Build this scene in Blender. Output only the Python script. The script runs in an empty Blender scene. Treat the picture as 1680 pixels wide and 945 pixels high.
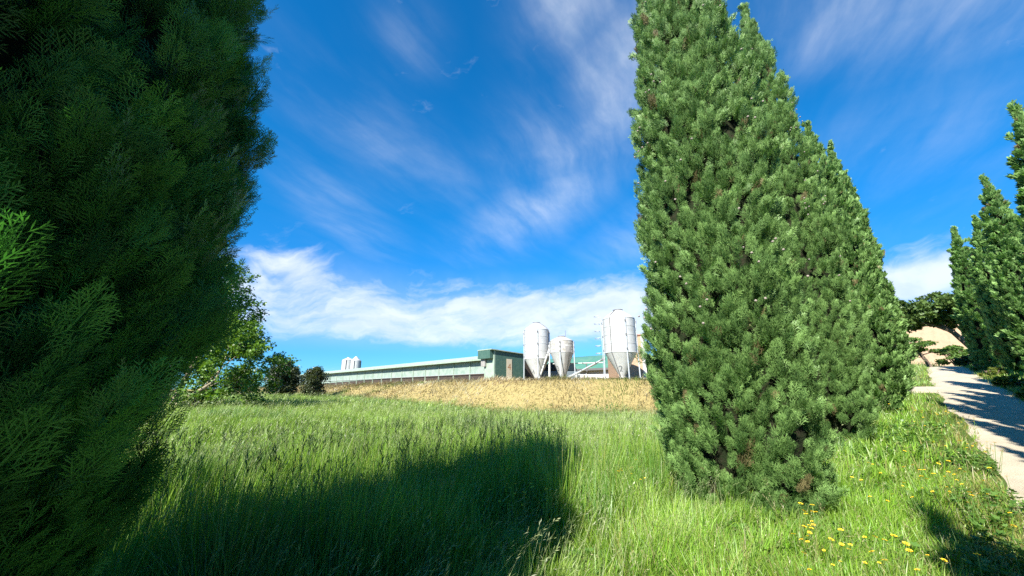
import bpy, bmesh, math, random
import numpy as np

sc = bpy.context.scene
COL = sc.collection
R = math.radians
EYE = 1.6

# ------------------------------------------------------------------ camera
cam = bpy.data.cameras.new('camera')
cam.sensor_fit = 'HORIZONTAL'; cam.sensor_width = 36.0
cam.lens = 36.0 * 631.0 / 1680.0
cam.clip_start = 0.05; cam.clip_end = 8000
cam_o = bpy.data.objects.new('camera', cam); COL.objects.link(cam_o)
cam_o.location = (0, 0, EYE)
cam_o.rotation_euler = (R(90 + 14.9), 0, 0)
sc.camera = cam_o
sc.cycles.use_denoising = False            # keep the leaves crisp

# ------------------------------------------------------------------ light
SUN_AZ = R(208.0)          # clockwise from the view direction (+Y)
SUN_EL = R(42.0)
sun = bpy.data.lights.new('sun', 'SUN'); sun.energy = 4.9; sun.angle = R(0.53); sun.color = (1.0, .95, .86)
sun_o = bpy.data.objects.new('sun', sun); COL.objects.link(sun_o)
sun_o.rotation_euler = (R(90) - SUN_EL, 0, math.pi - SUN_AZ)
sc.view_settings.view_transform = 'Standard'; sc.view_settings.look = 'None'
sc.view_settings.exposure = 1.55; sc.view_settings.gamma = 1.0
sc.view_settings.use_curve_mapping = False


class NT:
    """tiny node-tree writer"""
    def __init__(s, tree): s.t = tree
    def n(s, typ, **kw):
        nd = s.t.nodes.new(typ)
        for k, v in kw.items(): setattr(nd, k, v)
        return nd
    def put(s, sock, v):
        if v is None: return
        if isinstance(v, bpy.types.NodeSocket): s.t.links.new(v, sock)
        else: sock.default_value = v
    def m(s, op, a, b=None, c=None):
        nd = s.n('ShaderNodeMath', operation=op)
        for i, v in enumerate((a, b, c)): s.put(nd.inputs[i], v)
        return nd.outputs[0]
    def add(s, a, b): return s.m('ADD', a, b)
    def mul(s, a, b): return s.m('MULTIPLY', a, b)
    def sub(s, a, b): return s.m('SUBTRACT', a, b)
    def step(s, x, a, b):
        nd = s.n('ShaderNodeMapRange', interpolation_type='SMOOTHSTEP')
        s.put(nd.inputs[0], x); s.put(nd.inputs[1], a); s.put(nd.inputs[2], b)
        nd.inputs[3].default_value = 0; nd.inputs[4].default_value = 1
        return nd.outputs[0]
    def noise(s, vec, scale, detail=6, rough=.55, dist=0.0):
        nd = s.n('ShaderNodeTexNoise'); s.put(nd.inputs['Vector'], vec)
        nd.inputs['Scale'].default_value = scale; nd.inputs['Detail'].default_value = detail
        nd.inputs['Roughness'].default_value = rough; nd.inputs['Distortion'].default_value = dist
        return nd.outputs[0]
    def xyz(s, x, y, z=0.0):
        nd = s.n('ShaderNodeCombineXYZ')
        s.put(nd.inputs[0], x); s.put(nd.inputs[1], y); s.put(nd.inputs[2], z)
        return nd.outputs[0]
    def mix(s, f, a, b):
        nd = s.n('ShaderNodeMix', data_type='RGBA')
        s.put(nd.inputs[0], f)
        for i, v in ((6, a), (7, b)):
            if isinstance(v, tuple) and len(v) == 3: v = (*v, 1)
            s.put(nd.inputs[i], v)
        return nd.outputs[2]


# ------------------------------------------------------------------ sky
w = bpy.data.worlds.new('World'); sc.world = w; w.use_nodes = True
w.node_tree.nodes.clear()
k = NT(w.node_tree)
sky = k.n('ShaderNodeTexSky', sky_type='NISHITA', sun_disc=False)
sky.sun_elevation = SUN_EL; sky.sun_rotation = SUN_AZ
sky.air_density = 1.0; sky.dust_density = 0.05; sky.ozone_density = 1.6; sky.altitude = 300
hs = k.n('ShaderNodeHueSaturation'); hs.inputs['Saturation'].default_value = 1.05; hs.inputs['Value'].default_value = 1.0
k.put(hs.inputs['Color'], sky.outputs[0])
tc = k.n('ShaderNodeTexCoord'); sep = k.n('ShaderNodeSeparateXYZ'); k.put(sep.inputs[0], tc.outputs['Generated'])
dx, dy, dz = sep.outputs
az = k.m('ARCTAN2', dx, dy); el = k.m('ARCSINE', dz)


def blob(a0, e0, ra, re, rot=0.0):
    """soft elliptical region of the sky, degrees"""
    a = k.sub(az, R(a0)); e = k.sub(el, R(e0))
    c, s_ = math.cos(R(rot)), math.sin(R(rot))
    p = k.add(k.mul(a, c), k.mul(e, s_)); q = k.sub(k.mul(e, c), k.mul(a, s_))
    p = k.mul(p, 1 / R(ra)); q = k.mul(q, 1 / R(re))
    d = k.add(k.mul(p, p), k.mul(q, q))
    return k.m('EXPONENT', k.mul(d, -1.0))


# cloud-plane coordinates
zz = k.m('MAXIMUM', k.add(dz, .12), .05)
px = k.m('DIVIDE', dx, zz); py = k.m('DIVIDE', dy, zz)
warp = k.noise(k.xyz(px, py), .9, 4, .5)
warp2 = k.noise(k.xyz(py, px, 3.3), 1.1, 4, .5)
# high wisps, drawn out along one direction
ca, sa = math.cos(R(62)), math.sin(R(62))
pa = k.add(k.mul(px, ca), k.mul(py, sa)); pb = k.sub(k.mul(py, ca), k.mul(px, sa))
pa = k.add(pa, k.mul(warp, .5)); pb = k.add(pb, k.mul(warp2, .38))
streak = k.noise(k.xyz(k.mul(pa, 1.3), k.mul(pb, 4.4)), 1.6, 9, .57, .0)
soft = k.noise(k.xyz(px, py, 7.7), 1.7, 5, .55, .4)
wmask = None
for (a0, e0, ra, re, rot, amp) in SKY_WISPS if 'SKY_WISPS' in globals() else (
        (12, 52, 9, 9, -35, .85), (17, 42, 8, 9, -60, .95), (11, 36, 13, 8, 25, .5), (5, 27, 13, 4.5, 24, .55),
        (21, 22, 9, 4, 20, .40), (-21, 34, 18, 5, -18, .26), (-26, 24, 9, 4, -30, .32), (-19, 46, 6, 4, 0, .28),
        (47, 40, 11, 6, -30, .55), (57, 36, 13, 6, -20, .50), (52, 25, 22, 8, 0, .18)):
    b = k.mul(blob(a0, e0, ra, re, rot), amp)
    wmask = b if wmask is None else k.m('MAXIMUM', wmask, b)
wis = k.mul(k.step(k.add(k.mul(streak, .65), k.mul(soft, .35)), .33, .78), wmask)
wis = k.add(k.mul(wis, .75), k.mul(k.mul(wmask, wmask), .22))
# low bank of cloud
wa = k.sub(k.noise(k.xyz(az, el, 1.7), 5, 5, .55), .5)
we = k.sub(k.noise(k.xyz(az, el, 5.1), 5, 5, .55), .5)
aa = k.add(az, k.mul(wa, .22)); ee = k.add(el, k.mul(we, .12))
n1 = k.noise(k.xyz(k.mul(aa, 3.2), k.mul(k.add(ee, k.mul(az, -.12)), 10)), 1.7, 9, .60, .2)
band = k.mul(k.step(el, R(4.5), R(8.0)), k.sub(1.0, k.step(k.add(el, k.mul(we, .10)), R(11), R(18.8))))
azm = k.m('MAXIMUM', k.mul(k.step(az, R(-62), R(-36)), k.sub(1.0, k.step(az, R(21), R(36)))), k.mul(blob(47.5, 11, 7, 3.0), 1.0))
lump = k.m('MAXIMUM', k.mul(blob(-32, 16.0, 5, 2.4), .40), k.mul(blob(47.5, 11.2, 6, 2.6), .35))
lump = k.m('MAXIMUM', lump, k.mul(blob(9, 12, 22, 5.5), .16))
hole = k.mul(blob(8, 19.5, 9, 3.0, 10), .45)
dens = k.sub(k.add(k.mul(k.mul(band, azm), .42), lump), hole)
bank = k.step(k.add(k.sub(n1, .5), dens), .08, .60)
thin = k.mul(k.mul(band, azm), .22)
cl = k.m('MINIMUM', k.m('MAXIMUM', k.m('MAXIMUM', k.mul(bank, .80), thin), wis), 1.0)
shade = k.noise(k.xyz(k.mul(aa, 5), k.mul(ee, 11), 9), 2.2, 6, .6)
ccol = k.mix(k.step(shade, .3, .7), (4.9, 5.5, 6.2), (6.3, 6.6, 7.0))
tint = k.mix(k.step(el, R(1), R(30)), (.20, .56, 1.0), (.055, .86, 1.34))
skc = k.n('ShaderNodeMix', data_type='RGBA', blend_type='MULTIPLY'); skc.inputs[0].default_value = 1
k.put(skc.inputs[6], hs.outputs[0]); k.put(skc.inputs[7], tint)
out_c = k.mix(cl, skc.outputs[2], ccol)
bg = k.n('ShaderNodeBackground'); k.put(bg.inputs[0], out_c); bg.inputs[1].default_value = 0.061
wo = k.n('ShaderNodeOutputWorld'); k.put(wo.inputs[0], bg.outputs[0])

# ------------------------------------------------------------------ terrain
E_ = np.array([.76, .65]); N_ = np.array([-.65, .76]); T1 = np.array([3.43, 6.4])


def ss(a, b, x):
    t = np.clip((x - a) / (b - a), 0, 1); return t * t * (3 - 2 * t)


def su(x, y):
    a = x - T1[0]; b = y - T1[1]
    return a * E_[0] + b * E_[1], a * N_[0] + b * N_[1]


def from_su(s, u):
    return T1[0] + s * E_[0] + u * N_[0], T1[1] + s * E_[1] + u * N_[1]


_S = np.array([-3000, -60, -1, 0, 5, 10, 15, 30, 34, 45, 60, 200, 4000.])
_Z = np.array([0, 0, 0, .04, .5, 1.0, 1.5, 2.88, 3.15, 3.6, 3.8, 3.9, 3.9])
FOOT = np.array([(22, 400), (22, 30), (20, 24.3), (14, 24), (8, 25.2), (0, 28), (-6, 33), (-16, 43), (-31, 58), (-60, 88), (-400, 430.)])


def foot_dist(x, y):
    best = np.full(np.shape(x), 1e9); sgn = np.zeros(np.shape(x))
    for a, b in zip(FOOT[:-1], FOOT[1:]):
        d = b - a; L2 = d @ d
        t = np.clip(((x - a[0]) * d[0] + (y - a[1]) * d[1]) / L2, 0, 1)
        ex = x - (a[0] + t * d[0]); ey = y - (a[1] + t * d[1])
        q = np.hypot(ex, ey)
        cr = d[0] * (y - a[1]) - d[1] * (x - a[0])
        upd = q < best - 1e-9
        best = np.where(upd, q, best); sgn = np.where(upd, np.where(cr < 0, 1.0, -1.0), sgn)
    return best * sgn


def wob(x, y, f, ph=0.0):
    return (np.sin(x * f + ph + 1.7 * np.sin(y * f * .7 + ph)) + np.sin(y * f * 1.3 + 2.1 * ph + 1.3 * np.sin(x * f * .9))) * .5


def terrain(x, y):
    x = np.asarray(x, float); y = np.asarray(y, float)
    s, u = su(x, y)
    z = np.interp(s, _S, _Z) * (1 - ss(.5, 9, u))
    z = z + 1.0 * (1 - np.exp(-np.maximum(0, -x - 1) / 14.)) * ss(6, 16, y)
    d = foot_dist(x, y)
    d2 = d + .5 * wob(x, y, .55, 1.0)
    top = 2.42 - .006 * np.clip(-x, 0, 40) + .10 * wob(x, y, .8, 2.0) * (1 - ss(6, 9, d))
    z = z + (top - z) * ss(0, 4.6, d2)
    far = ss(120, 400, np.hypot(x, y))
    return z + .03 * wob(x, y, 1.1, .4) * (1 - ss(-1.5, .5, -u + 0 * s) * 0) * (1 - far)


def road_l(s): return np.interp(s, [-60, 1, 5, 8, 12, 19, 31, 50], [-2.75, -2.72, -2.52, -2.3, -1.92, -1.4, -.8, .2])
def road_r(s): return np.interp(s, [-60, 1, 8, 12, 15, 22, 33, 50], [-5.2, -4.5, -3.85, -3.45, -3.2, -2.75, -2.25, -1.6])


def on_road(x, y, pad=0.0):
    s, u = su(x, y)
    n = .12 * wob(x, y, 2.3, .7)
    a = (u < road_l(s) + pad + n) & (u > road_r(s) - pad - n) & (s < 44)
    b = (s > 15.3 - pad + n) & (s < 17.6 + pad + n) & (u > -2) & (u < 9)
    return a | b


# ------------------------------------------------------------------ mesh + tagging helpers
def link(name, me, mat=None, parent=None, loc=None):
    o = bpy.data.objects.new(name, me); COL.objects.link(o)
    if mat is not None and me is not None and len(me.materials) == 0:
        for m_ in (mat if isinstance(mat, (list, tuple)) else [mat]): me.materials.append(m_)
    if parent is not None: o.parent = parent
    if loc is not None: o.location = loc
    return o


def mesh_np(name, V, F, cols=None, smooth=False):
    """V (n,3), F (m,k) all faces the same size; cols (n,3) optional point colour"""
    V = np.ascontiguousarray(V, np.float32); F = np.ascontiguousarray(F, np.int32)
    me = bpy.data.meshes.new(name)
    m_, kk = F.shape
    me.vertices.add(len(V)); me.vertices.foreach_set('co', V.ravel())
    me.loops.add(m_ * kk); me.loops.foreach_set('vertex_index', F.ravel())
    me.polygons.add(m_)
    me.polygons.foreach_set('loop_start', np.arange(0, m_ * kk, kk, dtype=np.int32))
    me.polygons.foreach_set('loop_total', np.full(m_, kk, np.int32))
    if smooth: me.polygons.foreach_set('use_smooth', np.ones(m_, bool))
    if cols is not None:
        at = me.color_attributes.new('col', 'FLOAT_COLOR', 'POINT')
        c4 = np.ones((len(V), 4), np.float32); c4[:, :3] = cols
        at.data.foreach_set('color', c4.ravel())
    me.update(); me.validate()
    return me


def tag(o, label=None, cat=None, group=None, kind=None):
    if label: o['label'] = label
    if cat: o['category'] = cat
    if group: o['group'] = group
    if kind: o['kind'] = kind
    return o


def empty(name, loc, label, cat, group=None, rz=0.0):
    o = bpy.data.objects.new(name, None); COL.objects.link(o)
    o.location = loc; o.rotation_euler = (0, 0, rz); o.empty_display_size = .2
    return tag(o, label, cat, group)


class MB:
    """collects boxes, tubes and sheets into one mesh"""
    def __init__(s): s.v = []; s.f = []
    def box(s, x0, x1, y0, y1, z0, z1):
        b = len(s.v)
        s.v += [(x0, y0, z0), (x1, y0, z0), (x1, y1, z0), (x0, y1, z0), (x0, y0, z1), (x1, y0, z1), (x1, y1, z1), (x0, y1, z1)]
        s.f += [tuple(b + i for i in q) for q in ((0, 3, 2, 1), (4, 5, 6, 7), (0, 1, 5, 4), (1, 2, 6, 5), (2, 3, 7, 6), (3, 0, 4, 7))]
        return s
    def tube(s, pts, r, n=8, cap=True):
        pts = [np.array(p_, float) for p_ in pts]
        rs = r if isinstance(r, (list, tuple, np.ndarray)) else [r] * len(pts)
        rings = []
        for i, p_ in enumerate(pts):
            d = (pts[min(i + 1, len(pts) - 1)] - pts[max(i - 1, 0)]); d = d / (np.linalg.norm(d) + 1e-9)
            h = np.array([0, 0, 1.]) if abs(d[2]) < .9 else np.array([1., 0, 0])
            a = np.cross(d, h); a /= np.linalg.norm(a); b = np.cross(d, a)
            st = len(s.v)
            for j in range(n):
                t = 2 * math.pi * j / n
                s.v.append(tuple(p_ + rs[i] * (math.cos(t) * a + math.sin(t) * b)))
            rings.append(st)
        for r0, r1 in zip(rings[:-1], rings[1:]):
            for j in range(n):
                s.f.append((r0 + j, r0 + (j + 1) % n, r1 + (j + 1) % n, r1 + j))
        if cap:
            s.f.append(tuple(rings[0] + j for j in range(n))[::-1]); s.f.append(tuple(rings[-1] + j for j in range(n)))
        return s
    def lathe(s, prof, n=32, cap=True):
        rings = []
        for (r_, z_) in prof:
            st = len(s.v)
            for j in range(n):
                t = 2 * math.pi * j / n
                s.v.append((r_ * math.cos(t), r_ * math.sin(t), z_))
            rings.append(st)
        for r0, r1 in zip(rings[:-1], rings[1:]):
            for j in range(n): s.f.append((r0 + j, r0 + (j + 1) % n, r1 + (j + 1) % n, r1 + j))
        if cap:
            s.f.append(tuple(rings[0] + j for j in range(n))[::-1]); s.f.append(tuple(rings[-1] + j for j in range(n)))
        return s
    def poly(s, pts, d=None):
        """polygon, extruded by the vector d when given"""
        b = len(s.v); n = len(pts); s.v += [tuple(p_) for p_ in pts]
        if d is None: s.f.append(tuple(range(b, b + n))); return s
        s.v += [tuple(np.array(p_) + np.array(d)) for p_ in pts]
        s.f.append(tuple(range(b, b + n))[::-1]); s.f.append(tuple(range(b + n, b + 2 * n)))
        for i in range(n):
            j = (i + 1) % n; s.f.append((b + i, b + j, b + n + j, b + n + i))
        return s
    def build(s, name, mat, parent=None, smooth=False, bevel=0.0, loc=None):
        me = bpy.data.meshes.new(name); me.from_pydata([tuple(map(float, q)) for q in s.v], [], s.f); me.update()
        bm = bmesh.new(); bm.from_mesh(me); bmesh.ops.recalc_face_normals(bm, faces=bm.faces)
        if bevel: bmesh.ops.bevel(bm, geom=list(bm.edges), offset=bevel, segments=2, affect='EDGES', clamp_overlap=True)
        bm.to_mesh(me); bm.free()
        if smooth:
            me.polygons.foreach_set('use_smooth', np.ones(len(me.polygons), bool))
            me.set_sharp_from_angle(angle=R(40))
        return link(name, me, mat, parent, loc)


# ------------------------------------------------------------------ materials
def new_mat(name):
    m_ = bpy.data.materials.new(name); m_.use_nodes = True; m_.node_tree.nodes.clear()
    q = NT(m_.node_tree); o = q.n('ShaderNodeOutputMaterial')
    return m_, q, o


def leaf_mat(name, dark=None, light=None, trans=.3, rough=.55, tc_gain=(1.25, 1.2, .55), spec=.35):
    """foliage: colour from the leaf's own 'col' attribute"""
    m_, q, o = new_mat(name)
    a = q.n('ShaderNodeAttribute', attribute_name='col')
    c = a.outputs['Color']
    p = q.n('ShaderNodeBsdfPrincipled'); q.put(p.inputs['Base Color'], c)
    p.inputs['Roughness'].default_value = rough; p.inputs['Specular IOR Level'].default_value = spec
    t = q.n('ShaderNodeBsdfTranslucent')
    g = q.n('ShaderNodeMix', data_type='RGBA', blend_type='MULTIPLY'); g.inputs[0].default_value = 1
    q.put(g.inputs[6], c); g.inputs[7].default_value = (*tc_gain, 1); q.put(t.inputs[0], g.outputs[2])
    mx = q.n('ShaderNodeMixShader'); mx.inputs[0].default_value = trans
    q.put(mx.inputs[1], p.outputs[0]); q.put(mx.inputs[2], t.outputs[0]); q.put(o.inputs[0], mx.outputs[0])
    return m_


def surf_mat(name, col, col2=None, scale=3.0, rough=.7, metal=0.0, bump=0.0, bscale=40, streak=None, spec=.5, lo=.4, hi=.65):
    """painted / plastered / weathered surface with noise wear; streak = colour of vertical run-off stains"""
    m_, q, o = new_mat(name)
    tcn = q.n('ShaderNodeTexCoord'); v = tcn.outputs['Object']
    p = q.n('ShaderNodeBsdfPrincipled')
    c = (*col, 1)
    if col2 is not None:
        c = q.mix(q.step(q.noise(v, scale, 8, .62), lo, hi), col, col2)
    if streak is not None:
        mp = q.n('ShaderNodeMapping'); mp.inputs['Scale'].default_value = (7, 7, .5); q.put(mp.inputs[0], v)
        f = q.mul(q.step(q.noise(mp.outputs[0], 1.6, 8, .65), .5, .72), .65)
        c = q.mix(f, c, streak)
    q.put(p.inputs['Base Color'], c)
    p.inputs['Roughness'].default_value = rough; p.inputs['Metallic'].default_value = metal
    p.inputs['Specular IOR Level'].default_value = spec
    if bump:
        b = q.n('ShaderNodeBump'); b.inputs['Strength'].default_value = bump; b.inputs['Distance'].default_value = .02
        q.put(b.inputs['Height'], q.noise(v, bscale, 6, .6)); q.put(p.inputs['Normal'], b.outputs[0])
    q.put(o.inputs[0], p.outputs[0])
    return m_


M = {}
M['cypress'] = leaf_mat('cypress_leaf', trans=.25, rough=.5, tc_gain=(1.0, 1.25, .6))
M['grass'] = leaf_mat('grass_blade', trans=.42, rough=.42, tc_gain=(1.15, 1.25, .5), spec=.5)
M['straw'] = leaf_mat('straw_blade', trans=.25, rough=.6, tc_gain=(1.1, 1.0, .8))
M['leaf'] = leaf_mat('broad_leaf', trans=.40, rough=.4, tc_gain=(1.3, 1.3, .4), spec=.5)
M['needle'] = leaf_mat('needle_leaf', trans=.2, rough=.5)
M['bark'] = surf_mat('bark', (.16, .115, .08), (.075, .055, .04), 9, .9, bump=.8, bscale=30)
M['pale_bark'] = surf_mat('pale_bark', (.27, .225, .15), (.16, .13, .085), 5, .85, bump=.5, bscale=25)
M['twigs'] = surf_mat('shade_dark_twigs', (.014, .022, .009), (.026, .024, .014), 14, 1.0, bump=1.0, bscale=60, spec=.1)  # twig colour kept near-black to carry the shade deep in the crown
M['cone'] = surf_mat('cypress_cone', (.30, .255, .215), (.20, .165, .135), 60, .8, bump=.6, bscale=90)
M['petal'] = surf_mat('yellow_petal', (.82, .58, .015), (.78, .47, .01), 40, .6)
M['stalk'] = surf_mat('flower_stalk', (.09, .17, .03), None, rough=.6)
M['silo'] = surf_mat('silo_fibreglass', (.40, .412, .412), (.35, .355, .35), 2.2, .45, streak=(.40, .38, .33))
M['silo_dirty'] = surf_mat('silo_fibreglass_stained', (.40, .40, .385), (.28, .26, .225), 2.6, .5, streak=(.30, .27, .22))
M['silo_cone'] = surf_mat('silo_hopper_lifted', (.56, .57, .575), (.50, .51, .515), 2.5, .45, streak=(.36, .36, .35))  # paler than the shell: bounce light from the straw put into the colour
M['hopper_grey'] = surf_mat('grey_panel', (.27, .26, .24), (.21, .20, .19), 3, .6)
M['steel'] = surf_mat('galvanised_steel', (.50, .53, .55), (.38, .41, .44), 18, .45, metal=.35)
M['dark_steel'] = surf_mat('dark_steel', (.10, .105, .11), (.16, .15, .14), 12, .6, metal=.2)
M['white_pipe'] = surf_mat('white_painted_pipe', (.52, .54, .53), (.43, .44, .43), 8, .5)
M['digit'] = surf_mat('painted_digit', (.10, .11, .12), (.17, .18, .19), 30, .7)
M['barn_light'] = surf_mat('barn_pale_green', (.275, .345, .27), (.215, .28, .215), 1.5, .6, streak=(.30, .40, .33))
M['barn_roof'] = surf_mat('barn_roof_green', (.295, .365, .28), (.235, .305, .235), .8, .55)
M['barn_panel'] = surf_mat('curtain_panel', (.25, .30, .265), (.17, .24, .20), 1.4, .6, streak=(.16, .24, .19))
M['barn_dark'] = surf_mat('barn_dark_green', (.04, .092, .07), (.055, .11, .085), 2.5, .55, streak=(.06, .12, .10))
M['gap'] = surf_mat('dark_gap', (.03, .024, .02), (.06, .04, .03), 6, .9)  # near-black wall colour stands in for the shadowed gap below the panels
M['plate'] = surf_mat('cream_plate', (.50, .44, .33), (.42, .37, .28), 9, .7)
M['plate_digit'] = surf_mat('brown_digit', (.30, .14, .06), None, rough=.7)
M['turq'] = surf_mat('turquoise_roof', (.05, .155, .115), (.085, .185, .125), .7, .5, streak=(.06, .18, .14))
M['white_wall'] = surf_mat('white_render', (.44, .435, .43), (.37, .36, .355), 2, .8)
M['peach'] = surf_mat('peach_render', (.40, .275, .18), (.33, .23, .15), 3, .9, bump=.3, bscale=25)
M['roof_tile'] = surf_mat('terracotta', (.34, .17, .10), (.26, .14, .09), 6, .85, bump=.5, bscale=20)
M['car_paint'] = surf_mat('grey_car_paint', (.17, .21, .24), (.15, .19, .22), 3, .3, metal=.3)
M['car_glass'] = surf_mat('dark_car_glass', (.012, .02, .026), None, rough=.08)
M['rubber'] = surf_mat('tyre_rubber', (.02, .02, .02), None, rough=.9)
M['window'] = surf_mat('window_glass', (.04, .055, .07), None, rough=.35)


def brick_mat():
    m_, q, o = new_mat('pale_brick')
    tcn = q.n('ShaderNodeTexCoord')
    mp = q.n('ShaderNodeMapping'); mp.inputs['Rotation'].default_value = (R(90), 0, 0); q.put(mp.inputs[0], tcn.outputs['Object'])
    b = q.n('ShaderNodeTexBrick'); q.put(b.inputs[0], mp.outputs[0])
    b.inputs['Color1'].default_value = (.36, .205, .11, 1); b.inputs['Color2'].default_value = (.42, .27, .165, 1)
    b.inputs['Mortar'].default_value = (.36, .30, .24, 1); b.inputs['Scale'].default_value = 1
    b.inputs['Brick Width'].default_value = .27; b.inputs['Row Height'].default_value = .085; b.inputs['Mortar Size'].default_value = .010
    p = q.n('ShaderNodeBsdfPrincipled'); p.inputs['Roughness'].default_value = .9
    q.put(p.inputs['Base Color'], b.outputs[0]); q.put(o.inputs[0], p.outputs[0])
    return m_


M['brick'] = brick_mat()


def road_mat():
    m_, q, o = new_mat('white_gravel')
    tcn = q.n('ShaderNodeTexCoord'); v = tcn.outputs['Object']
    c = q.mix(q.step(q.noise(v, 1.3, 8, .6), .35, .7), (.405, .35, .255), (.325, .275, .195))
    c = q.mix(q.mul(q.step(q.noise(v, 70, 4, .7), .45, .75), .5), c, (.16, .145, .12))
    c = q.mix(q.mul(q.step(q.noise(v, 34, 4, .7), .55, .7), .5), c, (.44, .41, .35))
    p = q.n('ShaderNodeBsdfPrincipled'); p.inputs['Roughness'].default_value = .95; q.put(p.inputs['Base Color'], c)
    b = q.n('ShaderNodeBump'); b.inputs['Strength'].default_value = .7; b.inputs['Distance'].default_value = .02
    q.put(b.inputs['Height'], q.noise(v, 45, 6, .7)); q.put(p.inputs['Normal'], b.outputs[0])
    q.put(o.inputs[0], p.outputs[0])
    return m_


def ground_mat():
    m_, q, o = new_mat('ground_soil')
    a = q.n('ShaderNodeAttribute', attribute_name='col')
    tcn = q.n('ShaderNodeTexCoord'); v = tcn.outputs['Object']
    g = q.n('ShaderNodeMix', data_type='RGBA', blend_type='MULTIPLY'); g.inputs[0].default_value = 1
    q.put(g.inputs[6], a.outputs['Color'])
    q.put(g.inputs[7], q.mix(q.noise(v, 9, 8, .7), (.55, .55, .55), (1.4, 1.4, 1.4)))
    p = q.n('ShaderNodeBsdfPrincipled'); p.inputs['Roughness'].default_value = 1.0; p.inputs['Specular IOR Level'].default_value = .1
    q.put(p.inputs['Base Color'], g.outputs[2])
    b = q.n('ShaderNodeBump'); b.inputs['Strength'].default_value = 1.0; b.inputs['Distance'].default_value = .08
    q.put(b.inputs['Height'], q.noise(v, 14, 8, .7)); q.put(p.inputs['Normal'], b.outputs[0])
    q.put(o.inputs[0], p.outputs[0])
    return m_


# ------------------------------------------------------------------ ground sheet
def build_ground():
    t = np.linspace(-1, 1, 520)
    ax = np.sinh(t * 5.9) / np.sinh(5.9) * 3500
    ay = np.sinh(t * 5.9) / np.sinh(5.9) * 3500 + 14
    X, Y = np.meshgrid(ax, ay + 0.0)
    Z = terrain(X, Y)
    s, u = su(X, Y)
    V = np.stack([X, Y, Z], -1).reshape(-1, 3)
    n = len(t); i = np.arange(n * n).reshape(n, n)
    F = np.stack([i[:-1, :-1], i[:-1, 1:], i[1:, 1:], i[1:, :-1]], -1).reshape(-1, 4)
    d = foot_dist(X, Y)
    c = np.zeros((n, n, 3)) + np.array([.060, .085, .024])
    dry = ss(.2, 1.5, d)[..., None]; c = c * (1 - dry) + np.array([.28, .225, .095]) * dry
    vg = ((u < -1.2) & (u > -8) & (d < 0))[..., None]; c = np.where(vg, np.array([.085, .13, .03]), c)
    o = link('ground', mesh_np('ground', V, F, c.reshape(-1, 3), True), ground_mat())
    tag(o, 'grassy sloping ground with a straw covered bank', 'ground', kind='structure')


build_ground()


def build_road():
    rm = road_mat()
    s_ = np.arange(-45, 44.01, .25); m_ = 13
    S = np.repeat(s_[:, None], m_, 1); f = np.linspace(0, 1, m_)[None]
    L = road_l(S); Rr = road_r(S)
    ed = .05 * np.sin(S * 1.3) + .03 * np.sin(S * 3.7 + 1)
    U = (Rr - .25 - ed) * (1 - f) + (L + .12 + ed) * f
    X, Y = from_su(S, U)
    Z = terrain(X, Y) - .02 + .065 * np.sin(f * math.pi) ** .4
    V = np.stack([X, Y, Z], -1).reshape(-1, 3); n0, n1 = S.shape
    i = np.arange(n0 * n1).reshape(n0, n1)
    F = np.stack([i[:-1, :-1], i[1:, :-1], i[1:, 1:], i[:-1, 1:]], -1).reshape(-1, 4)
    o = link('road', mesh_np('road', V, F[:, ::-1], None, True), rm)
    tag(o, 'pale gravel farm track climbing between two rows of cypresses', 'road', kind='structure')
    u_ = np.arange(-1.9, 9.01, .25); U = np.repeat(u_[:, None], 9, 1); f = np.linspace(0, 1, 9)[None]
    S = 15.1 + .1 * np.sin(U * 3) + f * 2.7
    X, Y = from_su(S, U); Z = terrain(X, Y) - .015 + .06 * np.sin(f * math.pi) ** .4
    V = np.stack([X, Y, Z], -1).reshape(-1, 3); n0, n1 = S.shape; i = np.arange(n0 * n1).reshape(n0, n1)
    F = np.stack([i[:-1, :-1], i[1:, :-1], i[1:, 1:], i[:-1, 1:]], -1).reshape(-1, 4)
    o = link('side_path', mesh_np('side_path', V, F, None, True), rm)
    tag(o, 'pale gravel side path leaving the track past the last cypress', 'path', kind='structure')


build_road()


# ------------------------------------------------------------------ foliage building
def kite(a, b, w, up=(0, 0, 1.0)):
    """narrow four-sided leaf from a to b"""
    a = np.array(a, float); b = np.array(b, float); d = b - a
    sd = np.cross(d, up); sd = sd / (np.linalg.norm(sd) + 1e-9) * w
    m_ = a + d * .55
    return [a, m_ + sd, b, m_ - sd]


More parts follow.
